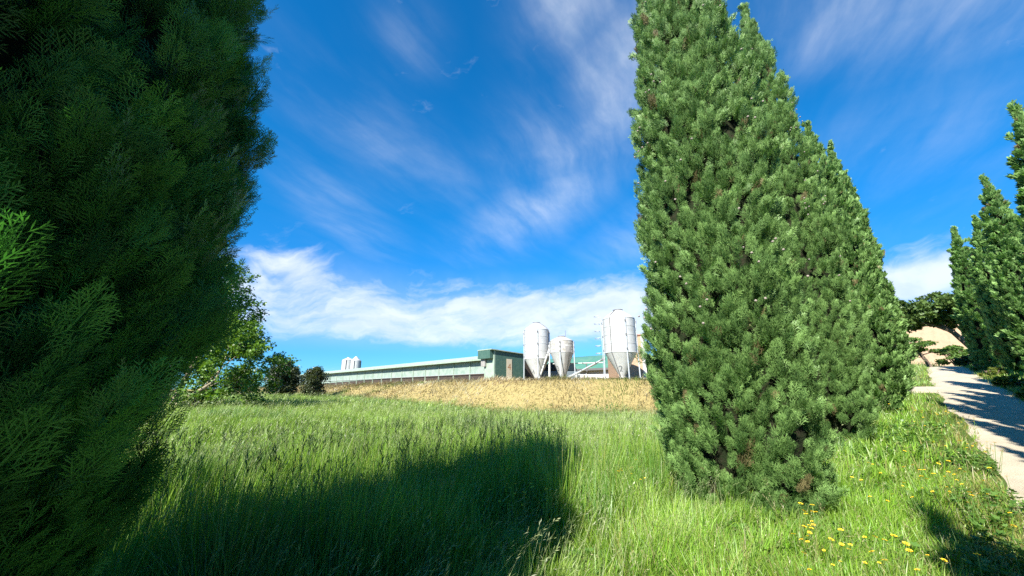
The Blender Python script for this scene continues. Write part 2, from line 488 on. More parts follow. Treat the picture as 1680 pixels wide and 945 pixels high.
def frond(level, rng):
    """flat fan spray along +Y, unit length"""
    q = []
    bend = lambda y: -.10 * y * y
    if level == 'hi':
        q.append(kite((0, 0, 0), (0, .95, bend(.95)), .012))
        for i in range(11):
            t = .10 + .85 * i / 11; sd = 1 if i % 2 else -1
            L = (.52 * (1 - t) ** .7 + .10) * rng.uniform(.8, 1.15); an = R(rng.uniform(30, 46)) * sd
            b = np.array([0, t, bend(t)]); d = np.array([math.sin(an), math.cos(an), rng.uniform(-.18, .18)])
            q.append(kite(b, b + d * L, .011))
            nn = max(2, int(L / .095))
            for j in range(nn):
                tt = .25 + .7 * j / nn
                for s2 in (-1, 1):
                    a2 = an + R(rng.uniform(28, 44)) * s2; l2 = L * .42 * (1.15 - tt) + .035
                    p0 = b + d * L * tt; d2 = np.array([math.sin(a2), math.cos(a2), d[2] + rng.uniform(-.25, .25)])
                    q.append(kite(p0, p0 + d2 * l2, .0095))
    elif level == 'mid':
        for i in range(7):
            t = .05 + .8 * i / 7; sd = 1 if i % 2 else -1
            L = (.46 * (1 - t) ** .6 + .14) * rng.uniform(.8, 1.2); an = R(rng.uniform(22, 42)) * sd
            b = np.array([0, t, bend(t)]); d = np.array([math.sin(an), math.cos(an), rng.uniform(-.3, .3)])
            q.append(kite(b, b + d * L, .034))
            p0 = b + d * L * .4; a2 = an + R(rng.uniform(25, 45)) * sd
            q.append(kite(p0, p0 + np.array([math.sin(a2), math.cos(a2), rng.uniform(-.3, .3)]) * L * .55, .028))
            a2 = an - R(rng.uniform(25, 45)) * sd; p0 = b + d * L * .55
            q.append(kite(p0, p0 + np.array([math.sin(a2), math.cos(a2), rng.uniform(-.3, .3)]) * L * .5, .026))
        q.append(kite((0, .5, bend(.5)), (0, 1, bend(1)), .035))
    else:
        for i in range(5):
            t = .05 + .6 * i / 5; sd = 1 if i % 2 else -1
            L = (.5 * (1 - t) ** .6 + .2) * rng.uniform(.8, 1.2); an = R(rng.uniform(18, 40)) * sd
            b = np.array([0, t, bend(t)]); d = np.array([math.sin(an), math.cos(an), rng.uniform(-.3, .3)])
            q.append(kite(b, b + d * L, .10))
        q.append(kite((0, .4, 0), (0, 1, bend(1)), .09))
    return np.array(q)                      # (k,4,3)


_fr = {}
def fronds(level):
    if level not in _fr:
        rng = random.Random(hash_level[level]); _fr[level] = [frond(level, rng) for _ in range(6)]
    return _fr[level]


hash_level = {'hi': 11, 'mid': 22, 'low': 33}


def norm(a): return a / (np.linalg.norm(a, axis=-1, keepdims=True) + 1e-9)


def place(templates, pos, fwd, nrm, size, col, rng):
    """instances of quad templates as one set of arrays; col (n,3)"""
    fwd = norm(fwd); side = norm(np.cross(fwd, nrm)); up = np.cross(side, fwd)
    Vs, Cs = [], []
    pick = rng.integers(0, len(templates), len(pos))
    for ti, T in enumerate(templates):
        m_ = pick == ti
        if not m_.any(): continue
        t = T.reshape(-1, 3)
        P = (pos[m_, None] + size[m_, None, None] * (t[None, :, 0:1] * side[m_, None] + t[None, :, 1:2] * fwd[m_, None] + t[None, :, 2:3] * up[m_, None]))
        Vs.append(P.reshape(-1, 3)); Cs.append(np.repeat(col[m_], len(t), 0))
    V = np.concatenate(Vs); C = np.concatenate(Cs)
    return V, np.arange(len(V)).reshape(-1, 4), C


def merge(parts):
    Vs, Fs, Cs = [], [], []; o = 0
    for V, F, C in parts:
        Vs.append(V); Fs.append(F + o); Cs.append(C); o += len(V)
    return np.concatenate(Vs), np.concatenate(Fs), np.concatenate(Cs)


def cyp_radius(z, H, rmax, prof):
    return rmax * np.interp(z / H, prof[0], prof[1])


PROF_A = (np.array([0, .3, 1.0, 2.0, 3.2, 4.4, 5.7, 7.6, 9.7, 11.3, 12.4, 13.2]) / 13.2, np.array([.72, .83, .90, .925, .915, .875, .83, .75, .57, .37, .2, .02]))
PROF_B = (np.array([0, .015, .06, .16, .30, .48, .66, .80, .90, .96, 1.0]), np.array([.55, .76, .90, .98, .98, .86, .66, .46, .27, .14, .02]))
PROF_L = (np.array([0, .3, 1, 1.8, 2.6, 3.3, 4, 5, 6, 7, 7.8]) / 7.8, np.array([.48, .70, 1.12, 1.27, 1.26, 1.19, 1.09, .84, .60, .30, .02]) / 1.17)
PROF_R = (np.array([0, .02, .07, .2, .36, .55, .72, .86, .95, 1.0]), np.array([.5, .72, .88, 1.0, 1.0, .84, .62, .38, .16, .02]))


def cypress_meshes(seed, H, rmax, prof, level, dens, per, size, tuft=1.0, light=1.0, pal=None):
    """crown mesh, inner twig mesh"""
    rng = np.random.default_rng(seed)
    ph = rng.uniform(0, 6.28, 6); hi = level == 'hi'; lk = .45 if hi else 1.0

    def lump(th, z):
        return 1 + lk * (.07 * np.sin(3 * th + ph[0] + 1.1 * np.sin(z * .9 + ph[1])) + .06 * np.sin(5 * th + ph[2] - z * 1.7) + .05 * np.sin(2 * th + z * 2.9 + ph[3]) \
            + .04 * np.sin(9 * th + 3.1 * z + ph[4]))
    area = 2 * math.pi * rmax * .8 * H
    n = int(area * dens)
    # rejection by radius so that the density per area is even
    z = rng.uniform(.0, H * .985, n * 2); keep = rng.uniform(0, 1, n * 2) < cyp_radius(z, H, rmax, prof) / rmax + .06
    z = z[keep][:n]; n = len(z); th = rng.uniform(0, 2 * math.pi, n)
    r = cyp_radius(z, H, rmax, prof) * lump(th, z)
    rad = np.stack([np.cos(th), np.sin(th), np.zeros(n)], -1)
    tang = np.stack([-np.sin(th), np.cos(th), np.zeros(n)], -1)
    depth = rng.beta(1.2, 3.0, n) * .30 + (.05 if level == 'hi' else 0)                      # how far inside the outline the tuft starts
    topf = ss(.75, 1.0, z / H)[:, None]
    axis = norm(np.array([0, 0, 1.0]) * (.85 + .5 * topf) + rad * rng.uniform(.18, .45 if hi else .52, (n, 1)) * (1 - .6 * topf) + tang * rng.normal(0, .28, (n, 1)) + rng.normal(0, .10, (n, 3)))
    Lc = (.12 + .29 * rng.beta(1.5, 2.3, n)) * tuft * (1 - .35 * topf[:, 0])
    base = rad * (r * (1 - depth) - .16)[:, None]; base[:, 2] = z - .10
    tuft_tint = np.clip(rng.normal(.5, .23, n), 0, 1)
    # sprays
    i = np.repeat(np.arange(n), per); N = len(i)
    t = rng.uniform(.05, 1, N) ** .8
    spread = (1.05 - .75 * t)[:, None]
    rnd = norm(rng.normal(0, 1, (N, 3)))
    fwd = norm(axis[i] * .9 + rnd * spread * (.55 if hi else .46) + rad[i] * .14 + np.array([0, 0, .25]))
    pos = base[i] + axis[i] * (Lc[i] * t)[:, None] + rnd * (.055 * (1 - .6 * t) * Lc[i] / .4)[:, None]
    nrm = norm(rnd * .8 + rad[i] * .7 + rng.normal(0, .4, (N, 3)))
    sz = size * rng.uniform(.6, 1.4, N) * (.75 + .5 * Lc[i] / .3) * (1.15 - .35 * t)
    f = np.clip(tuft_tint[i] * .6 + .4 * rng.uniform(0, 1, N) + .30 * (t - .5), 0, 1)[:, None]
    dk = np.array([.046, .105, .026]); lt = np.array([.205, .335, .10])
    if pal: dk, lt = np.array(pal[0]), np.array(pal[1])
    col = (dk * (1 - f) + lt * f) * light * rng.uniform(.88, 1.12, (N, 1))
    yl = (rng.uniform(0, 1, N) < (0 if pal else .012))[:, None]; yl = yl | ((np.random.default_rng(seed + 5).uniform(0, 1, n) < (0 if pal else .012))[i])[:, None]; col = np.where(yl, np.array([.17, .145, .065]) * rng.uniform(.7, 1.2, (N, 1)), col)
    if level == 'hi':                                     # finest sprays only where one can come close to look
        near = (rad[i] @ np.array([.9, -.42, 0])) > -.35
        V, F, C = merge([place(fronds('hi'), pos[near], fwd[near], nrm[near], sz[near], col[near], rng),
                         place(fronds('mid'), pos[~near], fwd[~near], nrm[~near], sz[~near], col[~near], rng)])
    else:
        V, F, C = place(fronds(level), pos, fwd, nrm, sz, col, rng)
    V[:, 2] = np.maximum(V[:, 2], -.1)
    # solid inner mass of twigs, darkened to read as shade between the tufts
    nz, nt = 40, 28
    zz_ = np.linspace(.12, H * .97, nz); tt = np.linspace(0, 2 * math.pi, nt, endpoint=False)
    Z, T = np.meshgrid(zz_, tt, indexing='ij')
    rr = np.maximum(.01, cyp_radius(Z, H, rmax, prof) * lump(T, Z) - (.34 if level == 'hi' else .36) - .04 * rmax) * (1 + .05 * rng.normal(0, 1, Z.shape))
    rr = np.maximum(rr, .012)
    W = np.stack([rr * np.cos(T), rr * np.sin(T), Z], -1).reshape(-1, 3)
    j = np.arange(nz * nt).reshape(nz, nt); jn = np.roll(j, -1, 1)
    G = np.stack([j[:-1], jn[:-1], jn[1:], j[1:]], -1).reshape(-1, 4)
    return mesh_np('crown', V, F, C), mesh_np('inner_branches', W, G)


def trunk_mesh(H, r=.16):
    mb = MB(); zs = np.linspace(-.25, H * .8, 9)
    pts = [(.04 * math.sin(z_ * 1.3), .04 * math.cos(z_ * 1.7), z_) for z_ in zs]
    mb.tube(pts, list(r * (1.25 - zs / H * 1.2).clip(.1)), 10)
    for a in range(7):                                   # low limbs
        an = a * .9; z0 = .25 + .15 * a
        mb.tube([(0, 0, z0), (.3 * math.cos(an), .3 * math.sin(an), z0 + .25), (.6 * math.cos(an), .6 * math.sin(an), z0 + .8)], [.05, .035, .012], 6)
    return mb


def make_cypress(loc, label, group, H, rmax, prof, seed, level, dens, per, size, cones=0, rz=0.0, light=1.0, tuft=1.0, pal=None):
    t = empty('cypress_tree', loc, label, 'tree', group, rz)
    cm, im = cypress_meshes(seed, H, rmax, prof, level, dens, per, size, tuft, light, pal)
    link('crown', cm, M['cypress'], t); link('inner_branches', im, M['twigs'], t)
    trunk_mesh(H).build('trunk', M['bark'], t, True)
    return t


def copy_tree(src, loc, label, group, rz, sxy=1.0, sz=1.0):
    c = src.copy(); COL.objects.link(c); c.location = loc; c.rotation_euler = (0, 0, rz); c.scale = (sxy, sxy, sz)
    c['label'] = label
    if group: c['group'] = group
    for ch in src.children:
        d = ch.copy(); COL.objects.link(d); d.parent = c
    return c


def gz(x, y): return float(terrain(x, y))


NEAR_ROW = 'cypresses on the field side of the gravel track'
FAR_ROW = 'cypresses on the far side of the gravel track'
# the row between field and track
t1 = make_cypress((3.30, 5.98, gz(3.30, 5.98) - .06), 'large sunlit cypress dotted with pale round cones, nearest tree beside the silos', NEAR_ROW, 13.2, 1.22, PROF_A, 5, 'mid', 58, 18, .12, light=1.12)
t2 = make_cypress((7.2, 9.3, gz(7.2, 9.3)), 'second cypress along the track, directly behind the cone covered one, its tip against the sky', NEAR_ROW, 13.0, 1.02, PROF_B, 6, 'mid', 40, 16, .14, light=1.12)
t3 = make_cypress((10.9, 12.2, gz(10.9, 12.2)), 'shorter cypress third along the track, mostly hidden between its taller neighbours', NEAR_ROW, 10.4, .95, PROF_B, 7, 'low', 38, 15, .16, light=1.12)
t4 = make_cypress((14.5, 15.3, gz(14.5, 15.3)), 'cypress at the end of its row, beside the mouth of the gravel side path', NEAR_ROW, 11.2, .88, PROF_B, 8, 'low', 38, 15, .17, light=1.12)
# the near tree in shade
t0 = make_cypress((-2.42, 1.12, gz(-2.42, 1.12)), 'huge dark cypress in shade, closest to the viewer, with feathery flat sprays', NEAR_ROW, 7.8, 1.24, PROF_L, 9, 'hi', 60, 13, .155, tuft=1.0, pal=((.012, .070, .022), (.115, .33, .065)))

# cones on the near sunlit tree
def cone_mesh():
    bm = bmesh.new(); bmesh.ops.create_icosphere(bm, subdivisions=2, radius=.0165)
    rg = random.Random(4)
    for v in bm.verts: v.co *= rg.uniform(.88, 1.1)
    me = bpy.data.meshes.new('cone'); bm.to_mesh(me); bm.free(); me.materials.append(M['cone'])
    return me


cone_me = cone_mesh()
rg = np.random.default_rng(77)


def add_cones(tree, H, rmax, prof, n, zlo, zhi, th0, th1):
    centres = [(rg.uniform(zlo, zhi), rg.uniform(th0, th1)) for _ in range(n)]
    for i_ in range(n):
        z0, a0 = centres[rg.integers(0, len(centres))]
        z_ = z0 + rg.normal(0, .10); a_ = a0 + rg.normal(0, .09)
        r_ = float(cyp_radius(z_, H, rmax, prof)) * rg.uniform(1.02, 1.10) + .02
        o = link('cone', cone_me, None, tree, (r_ * math.cos(a_), r_ * math.sin(a_), z_))
        o.rotation_euler = (rg.uniform(0, 3), rg.uniform(0, 3), 0); o.scale = (1, 1, rg.uniform(.9, 1.15))


_a = math.atan2(-6.4, -3.43)
add_cones(t1, 13.2, 1.22, PROF_A, 72, 2.0, 11.5, _a - 1.15, _a + 1.15)
add_cones(t2, 13.0, 1.02, PROF_B, 26, 3, 11.5, _a - .2, _a + 1.2)

# far side row
FS = .8                                        # the far row, set out at this fraction of a first estimate of its distance


def far_h(x, y, h, k_=.8): return (EYE + k_ * (gz(x, y) + h - EYE)) - gz(x * k_, y * k_)


rA = make_cypress((19.5 * FS, 12.6 * FS, gz(19.5 * FS, 12.6 * FS)), 'tall far side cypress with the highest pointed tip of its row, by the picture edge', FAR_ROW, far_h(19.5, 12.6, 10.8), .82, PROF_R, 21, 'low', 32, 15, .165, light=1.25)  # light lifts the far row's foliage colour to offset its own shade
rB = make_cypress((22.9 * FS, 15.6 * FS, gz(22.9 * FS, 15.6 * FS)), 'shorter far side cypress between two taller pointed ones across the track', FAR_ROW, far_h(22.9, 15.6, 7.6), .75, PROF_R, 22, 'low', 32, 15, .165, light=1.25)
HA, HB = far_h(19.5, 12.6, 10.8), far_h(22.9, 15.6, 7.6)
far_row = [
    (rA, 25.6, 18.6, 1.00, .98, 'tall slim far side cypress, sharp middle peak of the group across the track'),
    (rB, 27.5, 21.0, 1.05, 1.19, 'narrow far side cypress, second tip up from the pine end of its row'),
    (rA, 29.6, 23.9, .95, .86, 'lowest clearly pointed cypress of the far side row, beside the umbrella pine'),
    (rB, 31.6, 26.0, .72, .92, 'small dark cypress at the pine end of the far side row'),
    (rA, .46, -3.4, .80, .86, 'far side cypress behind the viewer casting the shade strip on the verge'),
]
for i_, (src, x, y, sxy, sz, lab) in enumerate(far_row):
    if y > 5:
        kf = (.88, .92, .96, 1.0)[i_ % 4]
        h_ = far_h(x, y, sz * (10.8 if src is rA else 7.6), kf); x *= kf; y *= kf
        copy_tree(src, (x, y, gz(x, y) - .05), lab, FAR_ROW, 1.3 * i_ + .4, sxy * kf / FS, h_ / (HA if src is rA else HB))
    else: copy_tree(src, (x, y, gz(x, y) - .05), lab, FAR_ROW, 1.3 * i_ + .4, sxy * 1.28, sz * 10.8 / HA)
HID = ['slim far side cypress shading the track, %s' % q for q in ('first beyond the picture edge', 'second beyond the picture edge', 'third beyond the picture edge',
       'fourth beyond the picture edge', 'fifth beyond the picture edge', 'level with the cone covered cypress', 'level with the open meadow', 'just beside the viewer', 'close behind the viewer', 'furthest behind the viewer')]
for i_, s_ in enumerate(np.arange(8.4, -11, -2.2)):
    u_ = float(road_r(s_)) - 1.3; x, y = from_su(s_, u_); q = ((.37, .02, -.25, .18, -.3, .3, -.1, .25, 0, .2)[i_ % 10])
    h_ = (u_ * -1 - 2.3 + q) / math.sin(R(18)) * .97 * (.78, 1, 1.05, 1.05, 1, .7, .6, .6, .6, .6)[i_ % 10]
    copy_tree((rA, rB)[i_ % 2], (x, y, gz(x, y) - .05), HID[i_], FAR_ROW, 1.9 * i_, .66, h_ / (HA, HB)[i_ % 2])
BACK = 'cypresses behind the viewer'
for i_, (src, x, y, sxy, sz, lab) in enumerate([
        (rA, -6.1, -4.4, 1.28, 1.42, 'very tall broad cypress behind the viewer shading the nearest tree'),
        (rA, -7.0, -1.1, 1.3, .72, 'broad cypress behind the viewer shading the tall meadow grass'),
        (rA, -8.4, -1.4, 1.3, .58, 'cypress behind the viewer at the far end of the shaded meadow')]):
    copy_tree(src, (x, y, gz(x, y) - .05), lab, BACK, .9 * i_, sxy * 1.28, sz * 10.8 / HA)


LEAFQ = [np.array([kite((0, 0, 0), (0, 1, -.12), .26), kite((0, .05, .02), (.5, .75, .05), .2), kite((0, .05, .02), (-.5, .7, .0), .2)])]


# ------------------------------------------------------------------ grass
def blades(pts, h, wd, az_lean, bend, col, rng, segs=3, twist=None, tipcol=None, base_dz=-.03):
    n = len(pts); z0 = terrain(pts[:, 0], pts[:, 1]) + base_dz
    P0 = np.stack([pts[:, 0], pts[:, 1], z0], -1)
    lean = np.stack([np.cos(az_lean), np.sin(az_lean), np.zeros(n)], -1)
    fa = az_lean + math.pi / 2 + (rng.normal(0, .7, n) if twist is None else twist)
    side = np.stack([np.cos(fa), np.sin(fa), np.zeros(n)], -1)
    V = np.zeros((n, (segs + 1) * 2, 3)); C = np.zeros((n, (segs + 1) * 2, 3))
    for j in range(segs + 1):
        t = j / segs
        a = bend * t                                   # bending angle grows along the blade
        out = h * np.where(bend > .02, (1 - np.cos(a)) / np.maximum(bend, .02), a * t / 2)
        up = h * np.where(bend > .02, np.sin(a) / np.maximum(bend, .02), t)
        c = P0 + lean * out[:, None] + np.array([0, 0, 1.0]) * up[:, None]
        ww = (wd * (1 - t) ** .6 * (1 if j < segs else 0) + wd * .06)[:, None]
        V[:, 2 * j] = c - side * ww; V[:, 2 * j + 1] = c + side * ww
        cc = col if tipcol is None else col * (1 - t) + tipcol * t
        C[:, 2 * j] = cc; C[:, 2 * j + 1] = cc
    b = (np.arange(n) * (segs + 1) * 2)[:, None, None]
    q = np.array([[2 * j, 2 * j + 1, 2 * j + 3, 2 * j + 2] for j in range(segs)])[None]
    return V.reshape(-1, 3), (b + q).reshape(-1, 4), C.reshape(-1, 3)


def ears(pts, h, az_lean, bend, L, wd, col, rng, k_=5):
    """nodding seed heads at the ends of stalks: short kites round the stalk tip"""
    n = len(pts); z0 = terrain(pts[:, 0], pts[:, 1]) - .03
    out = h * (1 - np.cos(bend)) / np.maximum(bend, .02); up = h * np.sin(bend) / np.maximum(bend, .02)
    lean = np.stack([np.cos(az_lean), np.sin(az_lean), np.zeros(n)], -1)
    tip = np.stack([pts[:, 0], pts[:, 1], z0], -1) + lean * out[:, None] + np.array([0, 0, 1.]) * up[:, None]
    dirv = norm(lean * np.sin(bend)[:, None] + np.array([0, 0, 1.]) * np.cos(bend)[:, None])
    i = np.repeat(np.arange(n), k_); N = len(i); tt = np.tile(np.linspace(0, 1, k_), n)
    p0 = tip[i] - dirv[i] * (L * tt)[:, None]
    d = norm(dirv[i] + .55 * norm(rng.normal(0, 1, (N, 3)))) * (L * .45)
    wd = np.broadcast_to(np.asarray(wd, float), (n,))[i][:, None]
    sd = norm(np.cross(d, rng.normal(0, 1, (N, 3)))) * wd
    V = np.stack([p0, p0 + d * .5 + sd, p0 + d, p0 + d * .5 - sd], 1).reshape(-1, 3)
    return V, np.arange(N * 4).reshape(-1, 4), np.repeat(col[i], 4, 0)


def scatter(rng, n, d0, d1, power, a0, a1):
    """points round the viewer with density ~ d**-power per area; angles clockwise from +Y in degrees"""
    q = 2 - power
    t = rng.uniform(0, 1, n)
    d = (d0 ** q + t * (d1 ** q - d0 ** q)) ** (1 / q) if abs(q) > 1e-6 else d0 * (d1 / d0) ** t
    a = np.radians(rng.uniform(a0, a1, n))
    return np.stack([d * np.sin(a), d * np.cos(a)], -1)


def patch(p, f, ph):
    return .5 + .5 * wob(p[:, 0], p[:, 1], f, ph)


def lerp(a, b, t): return np.array(a) * (1 - t[:, None]) + np.array(b) * t[:, None]


TREES_XY = [(3.43, 6.4, .55), (7.2, 9.3, .55), (10.9, 12.2, .5), (14.5, 15.3, .5), (-2.36, 1.12, .6)]


def clear_trees(p, k_=1.0):
    m_ = np.ones(len(p), bool)
    for x, y, r_ in TREES_XY: m_ &= np.hypot(p[:, 0] - x, p[:, 1] - y) > r_ * k_
    return m_


def tussock(p, cell, rng):
    """each blade's tuft: direction away from the tuft's middle, and two random numbers of the tuft"""
    c = np.floor(p / cell); hsh = lambda k_: np.modf(np.abs(np.sin(c[:, 0] * 127.1 + c[:, 1] * 311.7 + k_ * 74.7) * 43758.5453))[0]
    mid_ = (c + .2 + .6 * np.stack([hsh(1), hsh(2)], -1)) * cell
    d = p - mid_
    return d / cell, hsh(3), hsh(4)


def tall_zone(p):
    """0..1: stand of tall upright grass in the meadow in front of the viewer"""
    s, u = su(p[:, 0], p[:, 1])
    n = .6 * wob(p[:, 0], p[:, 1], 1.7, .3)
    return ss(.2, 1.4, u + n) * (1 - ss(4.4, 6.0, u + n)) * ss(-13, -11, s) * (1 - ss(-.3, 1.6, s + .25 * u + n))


def build_grass():
    rng = np.random.default_rng(101)
    WIND = R(8)                                           # blades bow towards +X
    lush = (.125, .29, .018); mid = (.24, .375, .042); pale = (.265, .355, .125); yel = (.27, .27, .075); blue = (.10, .20, .075)
    # --- meadow on the field side
    parts = []
    for (n, d0, d1, pw, wbase, seg) in ((150000, 1.3, 9, .9, .0042, 3), (170000, 8, 24, .7, .0075, 2), (130000, 22, 70, .6, .019, 2)):
        p = scatter(rng, n, d0, d1, pw, -72, 62)
        s, u = su(p[:, 0], p[:, 1]); fd = foot_dist(p[:, 0], p[:, 1])
        ok = (u > -.9 + .3 * wob(p[:, 0], p[:, 1], 1.3, 0)) & (fd < .8 + .7 * wob(p[:, 0], p[:, 1], .9, 2) + .6 * wob(p[:, 0], p[:, 1], 2.1, 5)) & clear_trees(p) & ~on_road(p[:, 0], p[:, 1], .05)
        p = p[ok]; n_ = len(p); d = np.hypot(p[:, 0], p[:, 1])
        tz = tall_zone(p)
        a = patch(p, .9, .2) * .6 + patch(p, 2.3, 1.1) * .4
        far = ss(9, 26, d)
        h = rng.uniform(.17, .36, n_) * (.75 + .6 * a) * (1 + 1.3 * tz) + .06 * far
        bend = np.clip(rng.normal(.95, .4, n_) * (1 - .55 * tz), .12, 2.2)
        od, t1_, t2_ = tussock(p + .12 * np.stack([wob(p[:, 0], p[:, 1], 3.1, 1), wob(p[:, 1], p[:, 0], 2.7, 2)], -1), .38 if d0 < 5 else .62 if d0 < 20 else 1.3, rng)
        lv = od * 2.2 + np.array([math.cos(WIND), math.sin(WIND)]) * .45 + rng.normal(0, .45, (n_, 2)); la = np.arctan2(lv[:, 1], lv[:, 0])
        h = h * (.62 + .75 * t1_); bend = np.clip(bend * (.55 + .9 * np.hypot(od[:, 0], od[:, 1])), .1, 2.4)
        c = lerp(lush, mid, rng.uniform(0, 1, n_))
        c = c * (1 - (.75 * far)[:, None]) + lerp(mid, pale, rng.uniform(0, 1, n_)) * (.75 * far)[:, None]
        sel = rng.uniform(0, 1, n_) < .16 + .22 * a; c[sel] = lerp(pale, mid, rng.uniform(0, .5, n_))[sel]
        bl = (patch(p, .6, 3.3) > .72) & (rng.uniform(0, 1, n_) < .7); c[bl] = lerp(blue, mid, rng.uniform(0, .6, n_))[bl]
        sel = rng.uniform(0, 1, n_) < .05; c[sel] = np.array(yel)
        c *= rng.uniform(.7, 1.2, (n_, 1)) * (.78 + .42 * t2_)[:, None]
        wd = wbase * rng.uniform(.6, 1.4, n_)
        bw = rng.uniform(0, 1, n_) < .05; wd[bw] *= 2.6; h[bw] *= .7; c[bw] *= np.array([.75, .85, .8])
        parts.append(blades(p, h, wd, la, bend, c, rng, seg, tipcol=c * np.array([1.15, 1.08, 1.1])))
        # stalks with pale nodding seed heads
        m_ = clear_trees(p, 2.6) & (rng.uniform(0, 1, n_) < (.035 if d0 < 5 else .06 if d0 < 20 else .10))
        q = p[m_]; nq = len(q); hh = rng.uniform(.45, .75, nq) * (1 + .45 * tz[m_]); bb = np.clip(rng.normal(.9, .3, nq), .2, 1.6) * (1 - .5 * tz[m_]); ll = WIND + rng.normal(0, .6, nq)
        cc = lerp((.22, .29, .11), (.32, .34, .17), rng.uniform(0, 1, nq))
        parts.append(blades(q, hh, wd[m_] * .45, ll, bb, cc, rng, 3))
        parts.append(ears(q, hh, ll, bb, .085 if d0 < 5 else .12, wd[m_] * (.5 if d0 < 5 else .9), cc * .95, rng, 5 if d0 < 8 else 3))
    o = link('meadow_grass', mesh_np('meadow_grass', *merge(parts)), M['grass'])
    tag(o, 'long wind bent green meadow grass with pale seed heads below the straw bank', 'grass', kind='stuff')

    # --- tall upright stand in the shade
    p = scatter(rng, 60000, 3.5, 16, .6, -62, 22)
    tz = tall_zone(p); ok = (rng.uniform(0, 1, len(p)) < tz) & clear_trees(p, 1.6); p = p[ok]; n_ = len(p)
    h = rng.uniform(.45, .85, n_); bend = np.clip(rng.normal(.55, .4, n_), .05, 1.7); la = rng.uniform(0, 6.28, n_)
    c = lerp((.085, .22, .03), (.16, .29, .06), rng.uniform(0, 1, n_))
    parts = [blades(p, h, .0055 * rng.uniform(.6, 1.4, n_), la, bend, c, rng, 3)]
    m_ = (rng.uniform(0, 1, n_) < .035 + .11 * ss(2.6, 3.8, su(p[:, 0], p[:, 1])[1])) & clear_trees(p, 2.6); q = p[m_]; nq = len(q)
    hh = rng.uniform(.75, 1.18, nq); bb = np.clip(rng.normal(.12, .1, nq), .03, .5); ll = rng.uniform(0, 6.28, nq)
    cc = lerp((.075, .13, .035), (.13, .17, .06), rng.uniform(0, 1, nq))
    parts += [blades(q, hh, np.full(nq, .0035), ll, bb, cc, rng, 3), ears(q, hh, ll, bb, .13, .0045, cc, rng, 12)]
    o = link('tall_grass', mesh_np('tall_grass', *merge(parts)), M['grass'])
    tag(o, 'tall upright grass with dark spiky seed heads in the tree shade', 'tall grass', kind='stuff')

    # --- verge between the row and the track, and the strip below the far row
    parts = []
    for (n, d0, d1, pw, wbase, seg) in ((140000, 1.5, 9, .8, .0042, 3), (190000, 8, 48, .9, .010, 2)):
        p = scatter(rng, n, d0, d1, pw, 8, 78)
        s, u = su(p[:, 0], p[:, 1])
        ok = (u < -.5 + .3 * wob(p[:, 0], p[:, 1], 1.3, 0)) & (u > -9) & ~on_road(p[:, 0], p[:, 1], -.03) & clear_trees(p)
        ok |= (u >= -.7) & (u < 6) & (s > 17.3) & ~on_road(p[:, 0], p[:, 1], -.03)
        p = p[ok]; s = s[ok]; u = u[ok]; n_ = len(p)
        edge = np.clip((u - road_l(s)) / 1.0, 0, 1) * (u > road_l(s)) + np.clip((road_r(s) - u) / .8, 0, 1) * (u < road_r(s))
        keep = rng.uniform(0, 1, n_) < .75 + .25 * edge; p = p[keep]; edge = edge[keep]; n_ = len(p)
        a = patch(p, 1.2, .9); dry = np.clip(1.05 - edge + .5 * (a - .5), 0, 1) * .65
        h = rng.uniform(.12, .30, n_) * (.55 + .55 * edge) * (.8 + .4 * a); bend = np.clip(rng.normal(1.0, .5, n_), .1, 2.4)
        od, t1_, t2_ = tussock(p + .12 * np.stack([wob(p[:, 0], p[:, 1], 3.1, 1), wob(p[:, 1], p[:, 0], 2.7, 2)], -1), .34 if d0 < 5 else .7, rng)
        lv = od * 2.0 + np.array([.4, .05]) + rng.normal(0, .6, (n_, 2)); la = np.arctan2(lv[:, 1], lv[:, 0]); h = h * (.65 + .7 * t1_)
        c = lerp(lush, mid, rng.uniform(0, 1, n_)) * (.8 + .4 * t2_)[:, None]; sel = rng.uniform(0, 1, n_) < dry
        c[sel] = lerp((.28, .24, .08), (.20, .21, .06), rng.uniform(0, 1, n_))[sel]
        sel = rng.uniform(0, 1, n_) < .2; c[sel] = lerp(pale, mid, rng.uniform(0, 1, n_))[sel]
        c *= rng.uniform(.75, 1.2, (n_, 1))
        parts.append(blades(p, h, wbase * rng.uniform(.6, 1.4, n_), la, bend, c, rng, seg))
        m_ = (rng.uniform(0, 1, n_) < .025) & clear_trees(p, 2.6); q = p[m_]; nq = len(q); hh = rng.uniform(.25, .45, nq) * (.5 + .5 * edge[m_]); bb = np.clip(rng.normal(.7, .3, nq), .1, 1.5); ll = rng.uniform(0, 6.28, nq)
        cc = lerp((.26, .28, .11), (.34, .30, .16), rng.uniform(0, 1, nq))
        parts += [blades(q, hh, np.full(nq, wbase * .4), ll, bb, cc, rng, 2), ears(q, hh, ll, bb, .07, wbase * .8, cc, rng, 4)]
    q = scatter(rng, 9000, 2.2, 14, .9, 2, 62); s, u = su(q[:, 0], q[:, 1])
    q = q[(u < .6) & ~on_road(q[:, 0], q[:, 1], 0) & clear_trees(q) & (patch(q, 1.9, 4.4) > .5)]; nq = len(q)
    i_ = np.repeat(np.arange(nq), 6); N = len(i_); a = rng.uniform(0, 6.28, N)
    f = np.stack([np.cos(a), np.sin(a), rng.uniform(.1, .9, N)], -1)
    pz = np.stack([q[i_, 0], q[i_, 1], terrain(q[i_, 0], q[i_, 1]) + rng.uniform(.02, .16, N)], -1)
    parts.append(place(LEAFQ, pz, f, norm(rng.normal(0, .3, (N, 3)) + np.array([0, 0, 1.])), rng.uniform(.03, .075, N), lerp((.06, .15, .02), (.13, .23, .05), rng.uniform(0, 1, N)), rng))
    o = link('verge_grass', mesh_np('verge_grass', *merge(parts)), M['grass'])
